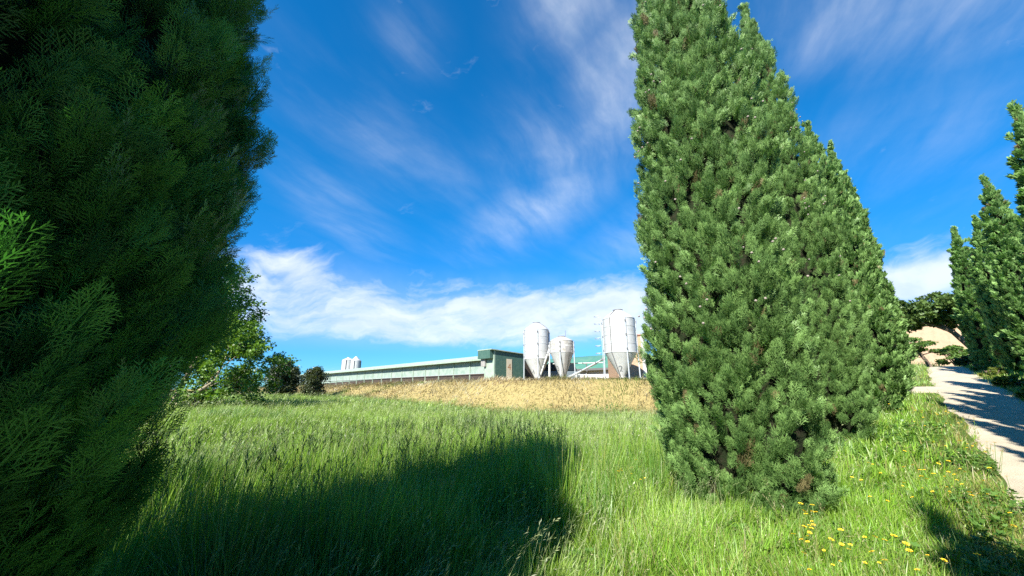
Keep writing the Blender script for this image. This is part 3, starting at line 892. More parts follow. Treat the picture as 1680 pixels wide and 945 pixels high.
    tag(o, 'short green and yellowing verge grass along the gravel track', 'grass', kind='stuff')

    # --- flattened straw on the bank
    p = scatter(rng, 420000, 20, 125, .75, -52, 46); fd = foot_dist(p[:, 0], p[:, 1])
    ok = (fd > -.2 + .7 * wob(p[:, 0], p[:, 1], .9, 2) + .5 * wob(p[:, 0], p[:, 1], 2.7, 5)) & (fd < 6.5 + 1.2 * wob(p[:, 0], p[:, 1], .5, 4)); p = p[ok]; n_ = len(p); fd = fd[ok]
    d = np.hypot(p[:, 0], p[:, 1])
    h = rng.uniform(.22, .55, n_) * (.55 + .8 * patch(p, .8, 5)) * (1 + .5 * ss(2.8, 4.5, fd) * patch(p, 1.7, 3)); bend = np.clip(rng.normal(2.2, .6, n_), .5, 3.1); la = rng.normal(R(-60), .55, n_) + 2.4 * wob(p[:, 0], p[:, 1], .55, 1.2)
    c = lerp((.37, .335, .165), (.31, .25, .10), rng.uniform(0, 1, n_))
    sel = rng.uniform(0, 1, n_) < .30; c[sel] = np.array([.40, .37, .25]); sel = (patch(p, .55, 6.1) > .56) & (rng.uniform(0, 1, n_) < .7); c[sel] = np.array([.20, .27, .07]); sel = (patch(p, .9, 9.3) > .62) & (rng.uniform(0, 1, n_) < .6); c[sel] = np.array([.22, .15, .07]); sel = (patch(p, 1.3, .5) > .66) & (rng.uniform(0, 1, n_) < .5); c[sel] = np.array([.50, .46, .33])
    sel = (rng.uniform(0, 1, n_) < .75 * (1 - ss(-.2, 2.2, fd + .5 * wob(p[:, 0], p[:, 1], 1.5, 8)))); c[sel] = np.array([.15, .24, .05])
    c *= rng.uniform(.6, 1.15, (n_, 1)) * (.75 + .5 * patch(p, 1.1, 7.7) * patch(p, .37, 2.7))[:, None]
    o = link('straw_grass', mesh_np('straw_grass', *blades(p, h, .00042 * d * rng.uniform(.6, 1.5, n_) + .003, la, bend, c, rng, 3)), M['straw'])
    tag(o, 'golden dry straw grass flattened over the bank below the barns', 'dry grass', kind='stuff')


build_grass()


# ------------------------------------------------------------------ broadleaf tree, shrubs, pine


def leaf_cloud(centres, radii, n_per, size, cols, rng, squash=1.0, droop=-.2, shell=.55):
    i = np.repeat(np.arange(len(centres)), n_per); N = len(i)
    d = norm(rng.normal(0, 1, (N, 3))); rr = radii[i] * (shell + (1 - shell) * rng.uniform(0, 1, N)) * rng.uniform(.35, 1.05, N)
    pos = centres[i] + d * rr[:, None] * np.array([1, 1, squash])
    fwd = norm(d * .8 + rng.normal(0, .6, (N, 3)) + np.array([0, 0, droop])); nrm = norm(rng.normal(0, .6, (N, 3)) + np.array([0, 0, 1.0]) + d * .3)
    f = np.clip(rng.normal(.5, .28, N), 0, 1); col = lerp(cols[0], cols[1], f) * np.repeat(rng.uniform(.85, 1.15, len(centres)), n_per)[:, None]
    return place(LEAFQ, pos, fwd, nrm, size * rng.uniform(.65, 1.3, N), col, rng)


def grow(rng, start, d, L, r, depth, mb, tips, spread=.6, upb=.15):
    pts = [np.array(start, float)]; rs = [r]; d = np.array(d, float)
    for j in range(4):
        d = d + rng.normal(0, .13, 3) + np.array([0, 0, upb * .3]); d /= np.linalg.norm(d)
        pts.append(pts[-1] + d * L / 4); rs.append(r * (1 - .15 * (j + 1)))
    mb.tube(pts, rs, 7 if depth > 1 else 5, cap=False)
    if depth <= 2: tips += [pts[2], pts[3]]
    if depth == 0: tips.append(pts[-1]); return
    for b_ in range(3 if depth > 1 else 3):
        t = pts[2 + b_ % 3] if b_ < 2 else pts[-1]
        nd = d + rng.normal(0, spread, 3) + np.array([0, 0, upb]); nd /= np.linalg.norm(nd)
        grow(rng, t, nd, L * rng.uniform(.62, .82), rs[-1] * .8, depth - 1, mb, tips, spread, upb)


def build_leafy():
    rng = np.random.default_rng(31)
    x, y = -18.8, 22.0; z = gz(x, y)
    t = empty('leafy_tree', (x, y, z - .1), 'fresh green broadleaf tree with pale leaning trunk, beside the huge dark cypress', 'tree')
    mb = MB(); tips = []
    grow(rng, (0, 0, -.2), (.42, 0, .95), 3.9, .19, 4, mb, tips, .62, .12)
    grow(rng, (-.5, .3, -.2), (-.05, .2, 1.0), 3.9, .16, 4, mb, tips, .6, .15)
    grow(rng, (.2, -.3, -.2), (.95, -.3, .45), 2.9, .13, 4, mb, tips, .6, .0)
    mb.build('trunk', M['pale_bark'], t, True)
    tips = np.array(tips); low = rng.uniform(0, 1, (70, 3)) * np.array([4.2, 2.0, 2.2]) + np.array([-.9, -1.0, .25]); tips = np.concatenate([tips, low])
    V, F, C = leaf_cloud(tips, np.full(len(tips), .50), 34, .15, ((.045, .12, .012), (.16, .28, .045)), rng, .75)
    link('crown', mesh_np('crown', V, F, C), M['leaf'], t)


def build_shrub(name, x, y, H, Wd, seed, label, cat, cols, size=.12, n=60, per=90, group=None, mat='leaf', squash=.8, z=None):
    rng = np.random.default_rng(seed); z = gz(x, y) if z is None else z
    t = empty(name, (x, y, z), label, cat, group)
    u = rng.uniform(0, 1, n); zz_ = H * (.10 + .82 * u); th = rng.uniform(0, 6.28, n)
    env = np.sin(np.pi * np.clip(.20 + .76 * u, 0, 1)) ** .6
    rr = Wd / 2 * env * rng.uniform(.25, .92, n)
    cen = np.stack([rr * np.cos(th), rr * np.sin(th), zz_], -1)
    V, F, C = leaf_cloud(cen, rng.uniform(.16, .30, n) * min(H, Wd) * .75, per, size, cols, rng, squash)
    V[:, 2] = np.maximum(V[:, 2], -.05)
    link('foliage', mesh_np('foliage', V, F, C), M[mat], t)
    mb = MB()
    for a in range(6):
        an = a * 1.05 + .3; k_ = rng.uniform(.2, .4)
        mb.tube([(0, 0, -.2), (k_ * Wd * .4 * math.cos(an), k_ * Wd * .4 * math.sin(an), H * .3), (k_ * Wd * .9 * math.cos(an), k_ * Wd * .9 * math.sin(an), H * .7)], [.06, .04, .015], 6)
    mb.build('stem', M['bark'], t, True)
    return t


build_leafy()
DK = ((.030, .045, .020), (.085, .105, .048))
SH = 'dark shrubs along the straw bank'
build_shrub('dark_shrub', -24.2, 48.5, 3.6, 3.4, 41, 'dark rounded shrub standing alone on the straw bank in front of the long barn', 'shrub', DK, .17, 90, 80, SH)
build_shrub('dark_shrub', -28.0, 48.2, 4.5, 4.2, 42, 'tallest dark grey green shrub next to the broadleaf tree', 'shrub', DK, .18, 120, 80, SH)
build_shrub('dark_shrub', -33.6, 49.0, 3.4, 4.0, 43, 'low dark shrub half hidden behind the broadleaf tree', 'shrub', DK, .18, 80, 80, SH)
build_shrub('dark_shrub', -49.0, 86.0, 4.6, 6.0, 44, 'distant grey green shrub at the far end of the long barn', 'shrub', ((.05, .065, .035), (.10, .115, .065)), .28, 80, 60, SH)
# rank grass tuft below the broadleaf tree
build_shrub('low_bush', -16.2, 20.4, .75, 1.5, 45, 'low bright leafy bush at the foot of the broadleaf tree', 'bush', ((.05, .12, .02), (.16, .27, .05)), .12, 24, 60)


def build_pine():
    rng = np.random.default_rng(51)
    x, y = 38.0, 31.6; z = gz(x, y)
    t = empty('umbrella_pine', (x, y, z), 'dark umbrella pine with spreading crown and curved bare limbs over the end of the track', 'tree')
    mb = MB(); cen = []
    top = np.array([-2.2, 1.6, 5.0])
    mb.tube([(0, 0, -.3), (-.25, .15, 1.4), (-.9, .6, 2.8), (-1.8, 1.2, 3.9), (-2.7, 2.0, 4.5)], [.26, .22, .18, .14, .08], 9)
    mb.tube([(-.25, .15, 1.4), (-.1, .5, 2.8), (-.4, 1.2, 4.2)], [.16, .12, .06], 8)
    mb.tube([(-.9, .6, 2.8), (-2.2, .9, 3.5), (-3.6, 1.6, 4.0)], [.12, .09, .04], 8)
    mb.tube([(-.6, .4, 2.3), (.6, -.1, 3.6), (1.4, -.2, 4.6)], [.12, .09, .04], 8)
    mb.build('trunk', M['bark'], t, True)
    n = 150; th = rng.uniform(0, 6.28, n); rr = 3.6 * np.sqrt(rng.uniform(0, 1, n))
    hh = 2.5 * np.sqrt(np.clip(1 - (rr / 3.7) ** 2, 0, 1))
    cen = np.stack([top[0] + .3 + rr * np.cos(th), top[1] + rr * np.sin(th), 3.35 + hh * rng.uniform(.15, 1.0, n) + .25 * rng.normal(0, 1, n) * .6], -1)
    V, F, C = leaf_cloud(cen, rng.uniform(.45, .75, n), 110, .24, ((.03, .07, .014), (.125, .19, .045)), rng, .6, .35)
    link('crown', mesh_np('crown', V, F, C), M['needle'], t)
    # little layered tree below it
    x, y = 32.6, 30.9; z = gz(x, y)
    t = empty('layered_tree', (x, y, z), 'small tree with leaning trunk and flat layers of light green foliage before the peach house', 'tree')
    mb = MB(); mb.tube([(.25, -.2, -.2), (.1, -.05, .6), (-.15, .1, 1.2), (-.35, .2, 1.9)], [.15, .12, .10, .05], 8)
    pads = [(-.9, .4, 1.15, .75), (.1, .3, 1.45, .6), (-.5, -.2, 1.75, .8), (.55, .0, 1.95, .55), (-.3, .3, 2.25, .6), (1.0, -.3, 1.3, .45)]
    for a, b, c, d in pads: mb.tube([(-.12, .1, c - .35), (a, b, c)], [.05, .02], 6)
    mb.build('trunk', M['bark'], t, True)
    V, F, C = leaf_cloud(np.array([q[:3] for q in pads]), np.array([q[3] * 1.25 for q in pads]), 520, .13, ((.05, .12, .03), (.20, .31, .08)), rng, .22, -.5)
    link('crown', mesh_np('crown', V, F, C), M['leaf'], t)


build_pine()
build_shrub('arching_shrub', 35.6, 31.3, 1.7, 2.3, 61, 'light green arching shrub under the umbrella pine', 'shrub', ((.06, .13, .03), (.20, .32, .09)), .14, 40, 90, None, 'leaf', .35)
build_shrub('round_shrub', 32.7, 28.2, .85, 1.5, 62, 'dark round shrub at the top of the gravel track', 'shrub', ((.025, .055, .018), (.07, .13, .035)), .09, 30, 90)
rs = np.random.default_rng(66)
for i_, (s_, hh, lab) in enumerate([(27.5, .5, 'low yellow green bush at the track edge nearest the round shrub'), (22.0, .45, 'low yellow green bush halfway along the far side of the track'),
                                    (17.5, .42, 'low yellow green bush below the tall slim far side cypress'), (13.5, .42, 'low yellow green bush beside the track nearest the picture edge')]):
    u_ = float(road_r(s_)) - .55
    x, y = from_su(s_, u_)
    build_shrub('low_bush', x, y, hh, 1.1, 70 + i_, lab, 'bush', ((.08, .13, .025), (.26, .29, .07)), .08, 26, 70, 'low bushes below the far side cypresses', 'leaf', .7)


def build_house():
    x, y = 49.0, 43.5; z = gz(x, y)
    t = empty('peach_house', (x, y, z), 'peach rendered house with low tiled roof at the end of the gravel track', 'house', None, R(-30))
    w_, d_, h_ = 16., 9., 4.9
    MB().box(-w_ / 2, w_ / 2, -d_ / 2, d_ / 2, -1, h_).build('wall', M['peach'], t)
    rf = MB(); rf.poly([(-w_ / 2 - .5, -d_ / 2 - .5, h_ + .02), (-w_ / 2 - .5, d_ / 2 + .5, h_ + .02), (-w_ / 2 - .5, 0, h_ + 1.7)], (w_ + 1, 0, 0)); rf.build('roof', M['roof_tile'], t)
    for xx in (4.6,):
        wn = MB().box(xx - .35, xx + .35, -d_ / 2 - .02, -d_ / 2 + .03, 2.3, 3.2).build('window', M['window'], t)
        fr = MB()
        for b in ((-.42, -.35, 2.25, 3.3), (.35, .42, 2.25, 3.3)): fr.box(xx + b[0], xx + b[1], -d_ / 2 - .06, -d_ / 2 - .003, b[2], b[3])
        fr.box(xx - .349, xx + .349, -d_ / 2 - .06, -d_ / 2 - .003, 3.203, 3.3); fr.box(xx - .5, xx + .5, -d_ / 2 - .12, -d_ / 2 - .003, 2.13, 2.247)
        fr.build('frame', M['white_wall'], wn)
    dr_ = MB().box(-5.6, -4.6, -d_ / 2 - .05, -d_ / 2 - .003, -.2, 2.0).build('door', M['bark'], t)


build_house()


# ------------------------------------------------------------------ feed silos
PITCH = R(14.9)


def z_at(py, Y):
    up = -(py - 472.5) / 631.; return EYE + Y * (math.sin(PITCH) + up * math.cos(PITCH)) / (math.cos(PITCH) - up * math.sin(PITCH))


def x_at(px, py, Y):
    up = -(py - 472.5) / 631.; return Y * ((px - 840) / 631.) / (math.cos(PITCH) - up * math.sin(PITCH))


def digit_mesh(txt, size):
    cu = bpy.data.curves.new('digit', 'FONT'); cu.body = txt; cu.size = size; cu.align_x = 'CENTER'; cu.align_y = 'CENTER'
    o = bpy.data.objects.new('digit', cu); COL.objects.link(o)
    dg = bpy.context.evaluated_depsgraph_get(); ev = o.evaluated_get(dg)
    me = bpy.data.meshes.new_from_object(ev); bpy.data.objects.remove(o); bpy.data.curves.remove(cu)
    me.name = 'digit'; me.materials.clear()
    return me


def silo(px, Y, ys, half_px, label, number, num_y, seed, legs, mats=('silo', 'silo_cone'), panel=False, hoops=False, group='feed silos by the barns', seam=()):
    """ys = picture heights of lid, shoulder, hopper ring, outlet, ground; legs = angles (deg, 0 = +X, -90 = towards the viewer)"""
    ym = (ys[1] + ys[2]) / 2
    x = x_at(px, ym, Y); Rr = half_px / 631. * Y / (math.cos(PITCH) + .1 * math.sin(PITCH)) * .99
    zt, zs, zc, zo = [z_at(q, Y) for q in ys[:4]]
    g = gz(x, Y); face = math.atan2(-Y, -x)
    t = empty('feed_silo', (x, Y, g), label, 'silo', group, face + R(90))
    a = [q - g for q in (zt, zs, zc, zo)]
    hs_ = a[1] - a[2]; rings = []
    for f_ in (.25, .5, .75): rings += [(Rr, a[2] + hs_ * f_ - .02), (Rr * 1.012, a[2] + hs_ * f_ - .012), (Rr * 1.012, a[2] + hs_ * f_ + .012), (Rr, a[2] + hs_ * f_ + .02)]
    MB().lathe([(Rr, a[2])] + rings + [(Rr * 1.0, a[1])], 40, False).build('shell', M[mats[0]], t, True)
    rf = MB().lathe([(Rr * 1.015, a[1] - .03), (Rr * 1.015, a[1] + .02), (Rr * .86, a[1] + (a[0] - a[1]) * .30), (Rr * .30, a[0] - .04)], 40, True).build('roof_cone', M[mats[0]], t, True)
    MB().lathe([(Rr * .32, a[0] - .05), (Rr * .32, a[0] + .02), (Rr * .10, a[0] + .06)], 24).build('lid', M['dark_steel'], t, True)
    MB().lathe([(.20, a[3]), (Rr * .995, a[2] - .025), (Rr * 1.012, a[2] - .02), (Rr * 1.012, a[2] + .02)], 40).build('hopper', M[mats[1]], t, True)
    MB().lathe([(.24, max(.1, a[3] - .45)), (.26, a[3] - .03), (.21, a[3] + .1)], 20).build('outlet', M['hopper_grey'], t, True)
    for L in legs:
        an = R(L); cx_, cy_ = (Rr + .05) * math.cos(an), (Rr + .05) * math.sin(an)
        lg = MB().tube([(cx_ * 1.03, cy_ * 1.03, -.3), (cx_, cy_, a[2]), (cx_, cy_, a[1] - .05)], .05, 8).build('leg', M['steel'], t, True)
        br = MB()
        for f_ in (.08, .5, .92):
            zb = a[2] + (a[1] - .1 - a[2]) * f_
            br.tube([(cx_ * .97, cy_ * .97, zb - .07), (cx_ * 1.02, cy_ * 1.02, zb - .07), (cx_ * 1.02, cy_ * 1.02, zb + .07), (cx_ * .97, cy_ * .97, zb + .07)], .055, 6)
        br.build('bracket', M['dark_steel'], lg)
    for an in seam:                                           # dark cable running down the shell and the hopper
        c, s_ = math.cos(R(an)), math.sin(R(an)); q = 1.015
        MB().tube([(Rr * .34 * c, Rr * .34 * s_, a[0] - .01), (Rr * .88 * c, Rr * .88 * s_, a[1] + (a[0] - a[1]) * .31), (Rr * q * 1.01 * c, Rr * q * 1.01 * s_, a[1]),
                   (Rr * q * c, Rr * q * s_, a[2]), (.26 * c, .26 * s_, a[3])], .028, 6).build('cable', M['dark_steel'], t, True)
    if panel:                                                 # long grey sight panel
        an = R(panel); V = []
        mb = MB()
        for w_ in (-.20, .20):
            pass
        ring = []
        for (r_, z_) in ((Rr * 1.012, a[1] - .55), (Rr * 1.018, a[2]), (.30, a[3] + .1)):
            hw = .27 / max(r_, .3)
            ring.append([(r_ * 1.01 * math.cos(an + s2), r_ * 1.01 * math.sin(an + s2), z_) for s2 in (-hw, -hw / 3, hw / 3, hw)])
        b0 = 0
        for row in ring: mb.v += row
        for r_ in range(2):
            for c_ in range(3): mb.f.append((r_ * 4 + c_, r_ * 4 + c_ + 1, r_ * 4 + 5 + c_, r_ * 4 + 4 + c_))
        mb.build('panel', M['hopper_grey'], t)
        MB().tube([(Rr * .36, 0, a[0] - .1), (Rr * .36, 0, a[0] + .55)], .02, 6).build('vent_rod', M['dark_steel'], t)
    if hoops:                                                 # caged ladder
        an = R(hoops); c, s_ = math.cos(an), math.sin(an)
        ld = MB()
        for sd in (-.2, .2): ld.tube([((Rr + .16) * c - sd * s_, (Rr + .16) * s_ + sd * c, .4), ((Rr + .16) * c - sd * s_, (Rr + .16) * s_ + sd * c, a[1] + .25)], .022, 6)
        for z_ in np.arange(.6, a[1] + .2, .3): ld.tube([((Rr + .16) * c + .2 * s_, (Rr + .16) * s_ - .2 * c, z_), ((Rr + .16) * c - .2 * s_, (Rr + .16) * s_ + .2 * c, z_)], .014, 5)
        lo = ld.build('ladder', M['steel'], t)
        for z_ in np.linspace(2.1, a[1] + .3, 6):
            hp = MB(); pts = []
            for q in np.linspace(-1.9, 1.9, 12):
                pts.append(((Rr + .36 + .34 * math.cos(q)) * c - .34 * math.sin(q) * s_, (Rr + .36 + .34 * math.cos(q)) * s_ + .34 * math.sin(q) * c, z_))
            hp.tube(pts, .022, 5).build('hoop', M['steel'], lo)
    if number:
        me = digit_mesh(number, .62); zc_ = z_at(num_y[1], Y) - g; an0 = R(-90) + (num_y[0] - px) / max(half_px, 1) * 1.5
        rm = lambda z_: .20 + (Rr - .20) * (z_ - a[3]) / (a[2] - a[3]) + .012
        for v in me.vertices:
            z_ = zc_ + v.co.y; r_ = rm(z_); th = an0 + v.co.x / rm(zc_)
            v.co = (r_ * math.cos(th), r_ * math.sin(th), z_)
        link('number', me, M['digit'], t)
    return t


silo(1016.5, 31, (509, 524, 579, 618, 632), 25.5, 'largest white feed silo painted with a 2, standing before the peach wall', '2', (1014, 606), 1, [-68, -1, 95, 186], ('silo', 'silo_cone'), False, 183, seam=(-122,))
silo(880.5, 38, (530, 542, 589, 622, 628), 20, 'white feed silo painted with a 4, standing beside the dark green barn porch', '4', (871, 611), 2, [-86, -8, 85, 178], ('silo', 'silo_cone'), seam=(-28,))
silo(921.5, 36, (552, 560, 579, 621, 627), 19.0, 'shorter stained feed silo painted with a 3 and a long grey panel', '3', (911, 605), 3, [-12, 80, 175, 262], ('silo_dirty', 'silo'), -58)


def far_silo(px, Y, ytop, ysh, yb, half, label):
    x = x_at(px, ysh, Y); Rr = half / 631. * Y; g = gz(x, Y); a = [z_at(q, Y) - g for q in (ytop, ysh, yb)]
    t = empty('feed_silo', (x, Y, g), label, 'silo', 'feed silos behind the long barn', R(-100))
    MB().lathe([(Rr, 2.2), (Rr, a[1])], 28, False).build('shell', M['silo'], t, True)
    MB().lathe([(Rr * 1.02, a[1] - .03), (Rr * 1.02, a[1] + .05), (Rr * .25, a[0] - .1), (Rr * .22, a[0])], 28).build('roof_cone', M['silo'], t, True)
    MB().lathe([(.3, .5), (Rr, 2.19)], 28).build('hopper', M['silo_cone'], t, True)
    for an in (-75, 15, 105, 195):
        MB().tube([((Rr + .07) * math.cos(R(an)), (Rr + .07) * math.sin(R(an)), -.2), ((Rr + .07) * math.cos(R(an)), (Rr + .07) * math.sin(R(an)), a[1])], .09, 6).build('leg', M['dark_steel'], t)


far_silo(571.5, 92, 586.5, 591, 612, 9.2, 'distant white silo behind the long barn roof, partly behind its twin')
far_silo(584.0, 88, 585.0, 592, 610, 7.6, 'distant white silo behind the long barn roof, in front of its twin')


# ------------------------------------------------------------------ long barn with its porch
def build_barn():
    P = np.array([-2.35, 41.5]); dr = np.array([-.685, .728]); rz = math.atan2(dr[1], dr[0])
    g = 2.75
    t = empty('poultry_barn', (P[0], P[1], g), 'long low pale green barn with curtain panelled side running along the bank', 'barn', None, rz)
    # local: +x along the barn away from the near end, -y?? side towards the viewer
    Lb = 76.; sgn = 1.0                       # viewer is on local +y side (left of the direction)
    hw = 2.05; D = 8.4
    MB().box(.02, Lb, -D, -.06, -1.5, hw).build('wall', M['gap'], t)
    n = 24
    for i in range(n):
        x0 = .35 + i * (Lb - .4) / n; x1 = x0 + (Lb - .4) / n - .14
        zl = .62 if i < 7 else .62 - .045 * min(i - 6, 10); pn = MB(); pn.poly([(x0, -.055, zl), (x1, -.055, zl), (x1, -.055, hw - .03), (x0, -.055, hw - .03)], (0, .05 + .004 * (i % 3), 0))
        pn.build('panel', M['barn_panel'], t)
        MB().box(x1 + .03, x1 + .11, -.05, .07, -.6, hw).build('post', M['barn_light'], t)
    MB().tube([(0.3, .10, .60), (Lb, .10, .60)], .03, 6).build('curtain_pipe', M['steel'], t)
    ov = .55
    rf = MB()
    rf.poly([(.1, ov, hw + .00), (.1, ov, hw + .09), (.1, -D / 2, hw + 1.02), (.1, -D - ov, hw + .09), (.1, -D - ov, hw), (.1, -D / 2, hw + .93)], (Lb, 0, 0))
    rf.build('roof', M['barn_roof'], t)
    MB().box(.1, Lb + .1, ov + .003, ov + .05, hw - .10, hw + .10).build('gutter', M['barn_light'], t)
    # porch at the near end: mono-pitch box in dark green
    pw = 3.7
    MB().poly([(-.0, .75, -1.5), (-1.55, .75, -1.5), (-1.55, .75, 2.82), (-.0, .75, 2.86)], (0, -.16, 0)).build('porch_side', M['barn_light'], t)
    pf = MB(); pf.poly([(-1.55, .585, -1.5), (-1.55, -pw, -1.5), (-1.55, -pw, 2.62), (-1.55, .585, 2.80)], (.10, 0, 0)); pf.build('porch_front', M['barn_dark'], t)
    MB().poly([(-.0, -pw, -1.5), (-1.44, -pw, -1.5), (-1.44, -pw, 2.6), (-.0, -pw, 2.62)], (0, .1, 0)).build('porch_side', M['barn_dark'], t)
    rf2 = MB(); rf2.poly([(-1.72, 1.25, 2.87), (-1.72, 1.25, 2.97), (-1.72, -pw - .2, 2.75), (-1.72, -pw - .2, 2.65)], (2.3, 0, 0)); rf2.build('porch_roof', M['barn_light'], t)
    hd = MB(); hd.box(-1.45, .55, .755, 1.22, 2.02, 2.86); hd.build('porch_hood', M['barn_dark'], t)
    MB().box(-.35, .30, .76, .98, 1.25, 2.016).build('hood_bracket', M['hopper_grey'], t)
    pl = MB().poly([(-1.565, -.98, -.2), (-1.565, -1.72, -.2), (-1.565, -1.72, 2.05), (-1.565, -.98, 2.05)], (-.03, 0, 0)).build('number_plate', M['plate'], t)
    me = digit_mesh('4', 1.0)
    for v in me.vertices:
        v.co = (-1.600, -1.35 - v.co.x, 1.2 + v.co.y)
    link('number', me, M['plate_digit'], pl)


build_barn()


def build_barn2():
    P = np.array([11.0, 41.5]); dr = np.array([-.685, .728]); rz = math.atan2(dr[1], dr[0]); g = 2.5
    t = empty('turquoise_barn', (P[0], P[1], g), 'barn with curved turquoise roof and white side wall behind the silos', 'barn', None, rz)
    Lb = 46.; hw = 1.35; D = 11.
    MB().box(0, Lb, -D, -.08, -1.5, hw).build('wall', M['gap'], t)
    for i in range(12):
        x0 = i * Lb / 12 + .05
        MB().box(x0, x0 + Lb / 12 - .2, -.075, -.01, .32, hw - .05).build('panel', M['white_wall'], t)
        MB().box(x0 + Lb / 12 - .17, x0 + Lb / 12 - .03, -.07, .08, -.8, hw).build('post', M['white_pipe'], t)
    rf = MB(); ys = np.linspace(.35, -D - .35, 15); up = [hw - .02 + 1.95 * (1 - ((y_ + D / 2) / (D / 2 + .35)) ** 2) for y_ in ys]
    top = [(-.3, y_, z_ + .10) for y_, z_ in zip(ys, up)]; bot = [(-.3, y_, z_) for y_, z_ in zip(ys, up)]
    b = len(rf.v)
    for i in range(14):
        rf.poly([top[i], top[i + 1], bot[i + 1], bot[i]], (Lb + .6, 0, 0))
    rf.build('roof', M['turq'], t)
    MB().box(-.3, Lb + .3,   .355, .43, hw - .12, hw + .1).build('gutter', M['dark_steel'], t)


build_barn2()


def build_brick():
    Y = 35.5; x0 = x_at(1013, 600, Y); x1 = x_at(1054, 600, Y); g = 2.4
    t = empty('brick_building', ((x0 + x1) / 2, Y, g), 'small pale brick building with white corner trim behind the largest silo', 'building', None, R(-6))
    w_ = (x1 - x0); zt = z_at(551, Y) - g
    MB().box(-w_ / 2, w_ / 2, 0, 6, -1, zt).build('wall', M['brick'], t)
    MB().box(w_ / 2 + .003, w_ / 2 + .30, -.04, 6, -1, zt + .02).build('corner_trim', M['white_wall'], t)
    rf = MB(); rf.poly([(-w_ / 2 - .05, -.08, zt + .025), (-w_ / 2 - .05, 6.2, zt + .025), (-w_ / 2 - .05, 6.2, zt + .6), (-w_ / 2 - .05, -.08, zt + .12)], (w_ + .4, 0, 0)); rf.build('roof', M['roof_tile'], t)


build_brick()


# ------------------------------------------------------------------ pipes, augers, rails
def P3(px, py, Y): return np.array([x_at(px, py, Y), Y, z_at(py, Y)])


def auger(name, a, b, r_, label, cat, mat='steel', group=None, flanges=3, motor=True):
    a = np.array(a); b = np.array(b); d = b - a; L = np.linalg.norm(d)
    t = empty(name, tuple(a), label, cat, group)
    MB().tube([(0, 0, 0), d], r_, 10).build('tube', M[mat], t, True)
    u = d / L
    for f in np.linspace(.15, .85, flanges):
        MB().tube([d * f - u * .03, d * f + u * .03], r_ * 1.5, 10).build('flange', M['dark_steel'], t, True)
    if motor: MB().tube([d, d + u * .25], [r_ * 1.7, r_ * 1.6], 10).build('motor', M['dark_steel'], t, True)
    return t


auger('feed_auger', P3(925, 624, 35.2), P3(988, 590, 32.3), .075, 'pale feed pipe rising from the stained silo to the largest silo', 'feed pipe', group='feed pipes between silos')
auger('feed_auger', P3(932, 618, 35.6), P3(978, 597, 33.6), .05, 'thinner feed pipe just above the rising one, between the stained and largest silos', 'feed pipe', group='feed pipes between silos', motor=False)
auger('feed_auger', P3(884, 623, 37.2), P3(901, 573, 37.0), .07, 'steep pale pipe crossing between the silos marked 4 and 3', 'feed pipe', 'white_pipe', group='feed pipes between silos', motor=False)
auger('feed_auger', P3(901, 628, 37.4), P3(901, 566, 37.4), .07, 'upright pale pipe between the silos marked 4 and 3', 'feed pipe', 'white_pipe', group='feed pipes between silos', motor=False)
t = auger('overhead_pipe', P3(906, 597, 38.0), P3(990, 595, 35), .045, 'level white pipe carried across in front of the turquoise roof', 'pipe', 'white_pipe', flanges=4, motor=False)
d_ = P3(962, 596, 36) - P3(906, 597, 38.0)
MB().tube([d_ + np.array([-.35, 0, -.02]), d_ + np.array([0, 0, -.05]), d_ + np.array([.02, 0, -.75])], .05, 6).build('bracket', M['dark_steel'], t)


def railing(pts, h_rails, label, posts, r_=.035):
    b = np.array(pts[0]); t = empty('rail_fence', tuple(b), label, 'railing', 'white pipe railings by the silos')
    for h in h_rails: MB().tube([np.array(p_) - b + np.array([0, 0, h]) for p_ in pts], r_, 8).build('rail', M['white_pipe'], t, True)
    for f in posts:
        p_ = np.array(pts[0]) * (1 - f) + np.array(pts[-1]) * f - b
        MB().tube([p_ + np.array([0, 0, -.6]), p_ + np.array([0, 0, max(h_rails) + .05])], r_ * 1.2, 8).build('post', M['white_pipe'], t, True)


railing([P3(1022, 628, 32.6), P3(1062, 631, 31.6)], (.12, .48), 'white railing from the largest silo to the sunlit cypress', (.02, .55, .98))
railing([P3(945, 626, 36.4), P3(994, 627, 34.6)], (.16, .62), 'white railing between the stained silo and the largest silo', (.02, .38, .72, .98))


def build_car():
    Y = 41.6; xa = x_at(889, 610, Y); xb = x_at(949, 610, Y); g = gz((xa + xb) / 2, Y); L = xb - xa; h = z_at(596, Y) - g
    t = empty('parked_car', ((xa + xb) / 2, Y, g), 'grey car with dark windows parked behind the silos', 'car', None, R(3))
    bd = MB(); a = -L / 2; b = L / 2; zb = h * .20; zm = h * .56
    bd.poly([(a, -.85, zb), (b, -.85, zb), (b + .02, -.85, zm * .9), (b - .08, -.85, zm), (a + .05, -.85, zm), (a - .03, -.85, zm * .85)], (0, 1.7, 0)); bd.build('body', M['car_paint'], t, False, .05)
    cb = MB(); cb.poly([(a + .18, -.78, zm + .01), (b - .25, -.78, zm + .01), (b - .55, -.7, h * .96), (b - .95, -.68, h), (a + .9, -.68, h), (a + .5, -.7, h * .95)], (0, 1.46, 0)); cb.build('cabin', M['car_glass'], t, False, .07)
    pr = MB(); pr.poly([(a + .8, -.70, h + .003), (b - .95, -.70, h + .003), (b - .95, .70, h + .003), (a + .8, .70, h + .003)], (0, 0, .04)); pr.build('roof_panel', M['dark_steel'], t)
    for xx in (a + .75, b - .75):
        for yy in (-.80, .62):
            wl = MB().tube([(xx, yy, .32), (xx, yy + .2, .32)], .32, 18).build('wheel', M['rubber'], t, True)
            MB().tube([(xx, yy - .012, .32), (xx, yy + .05, .32)], .19, 14).build('rim', M['steel'], wl, True)
    MB().box(a - .06, a + .02, -.6, .6, zb + .05, zb + .28).build('bumper', M['dark_steel'], t)


build_car()


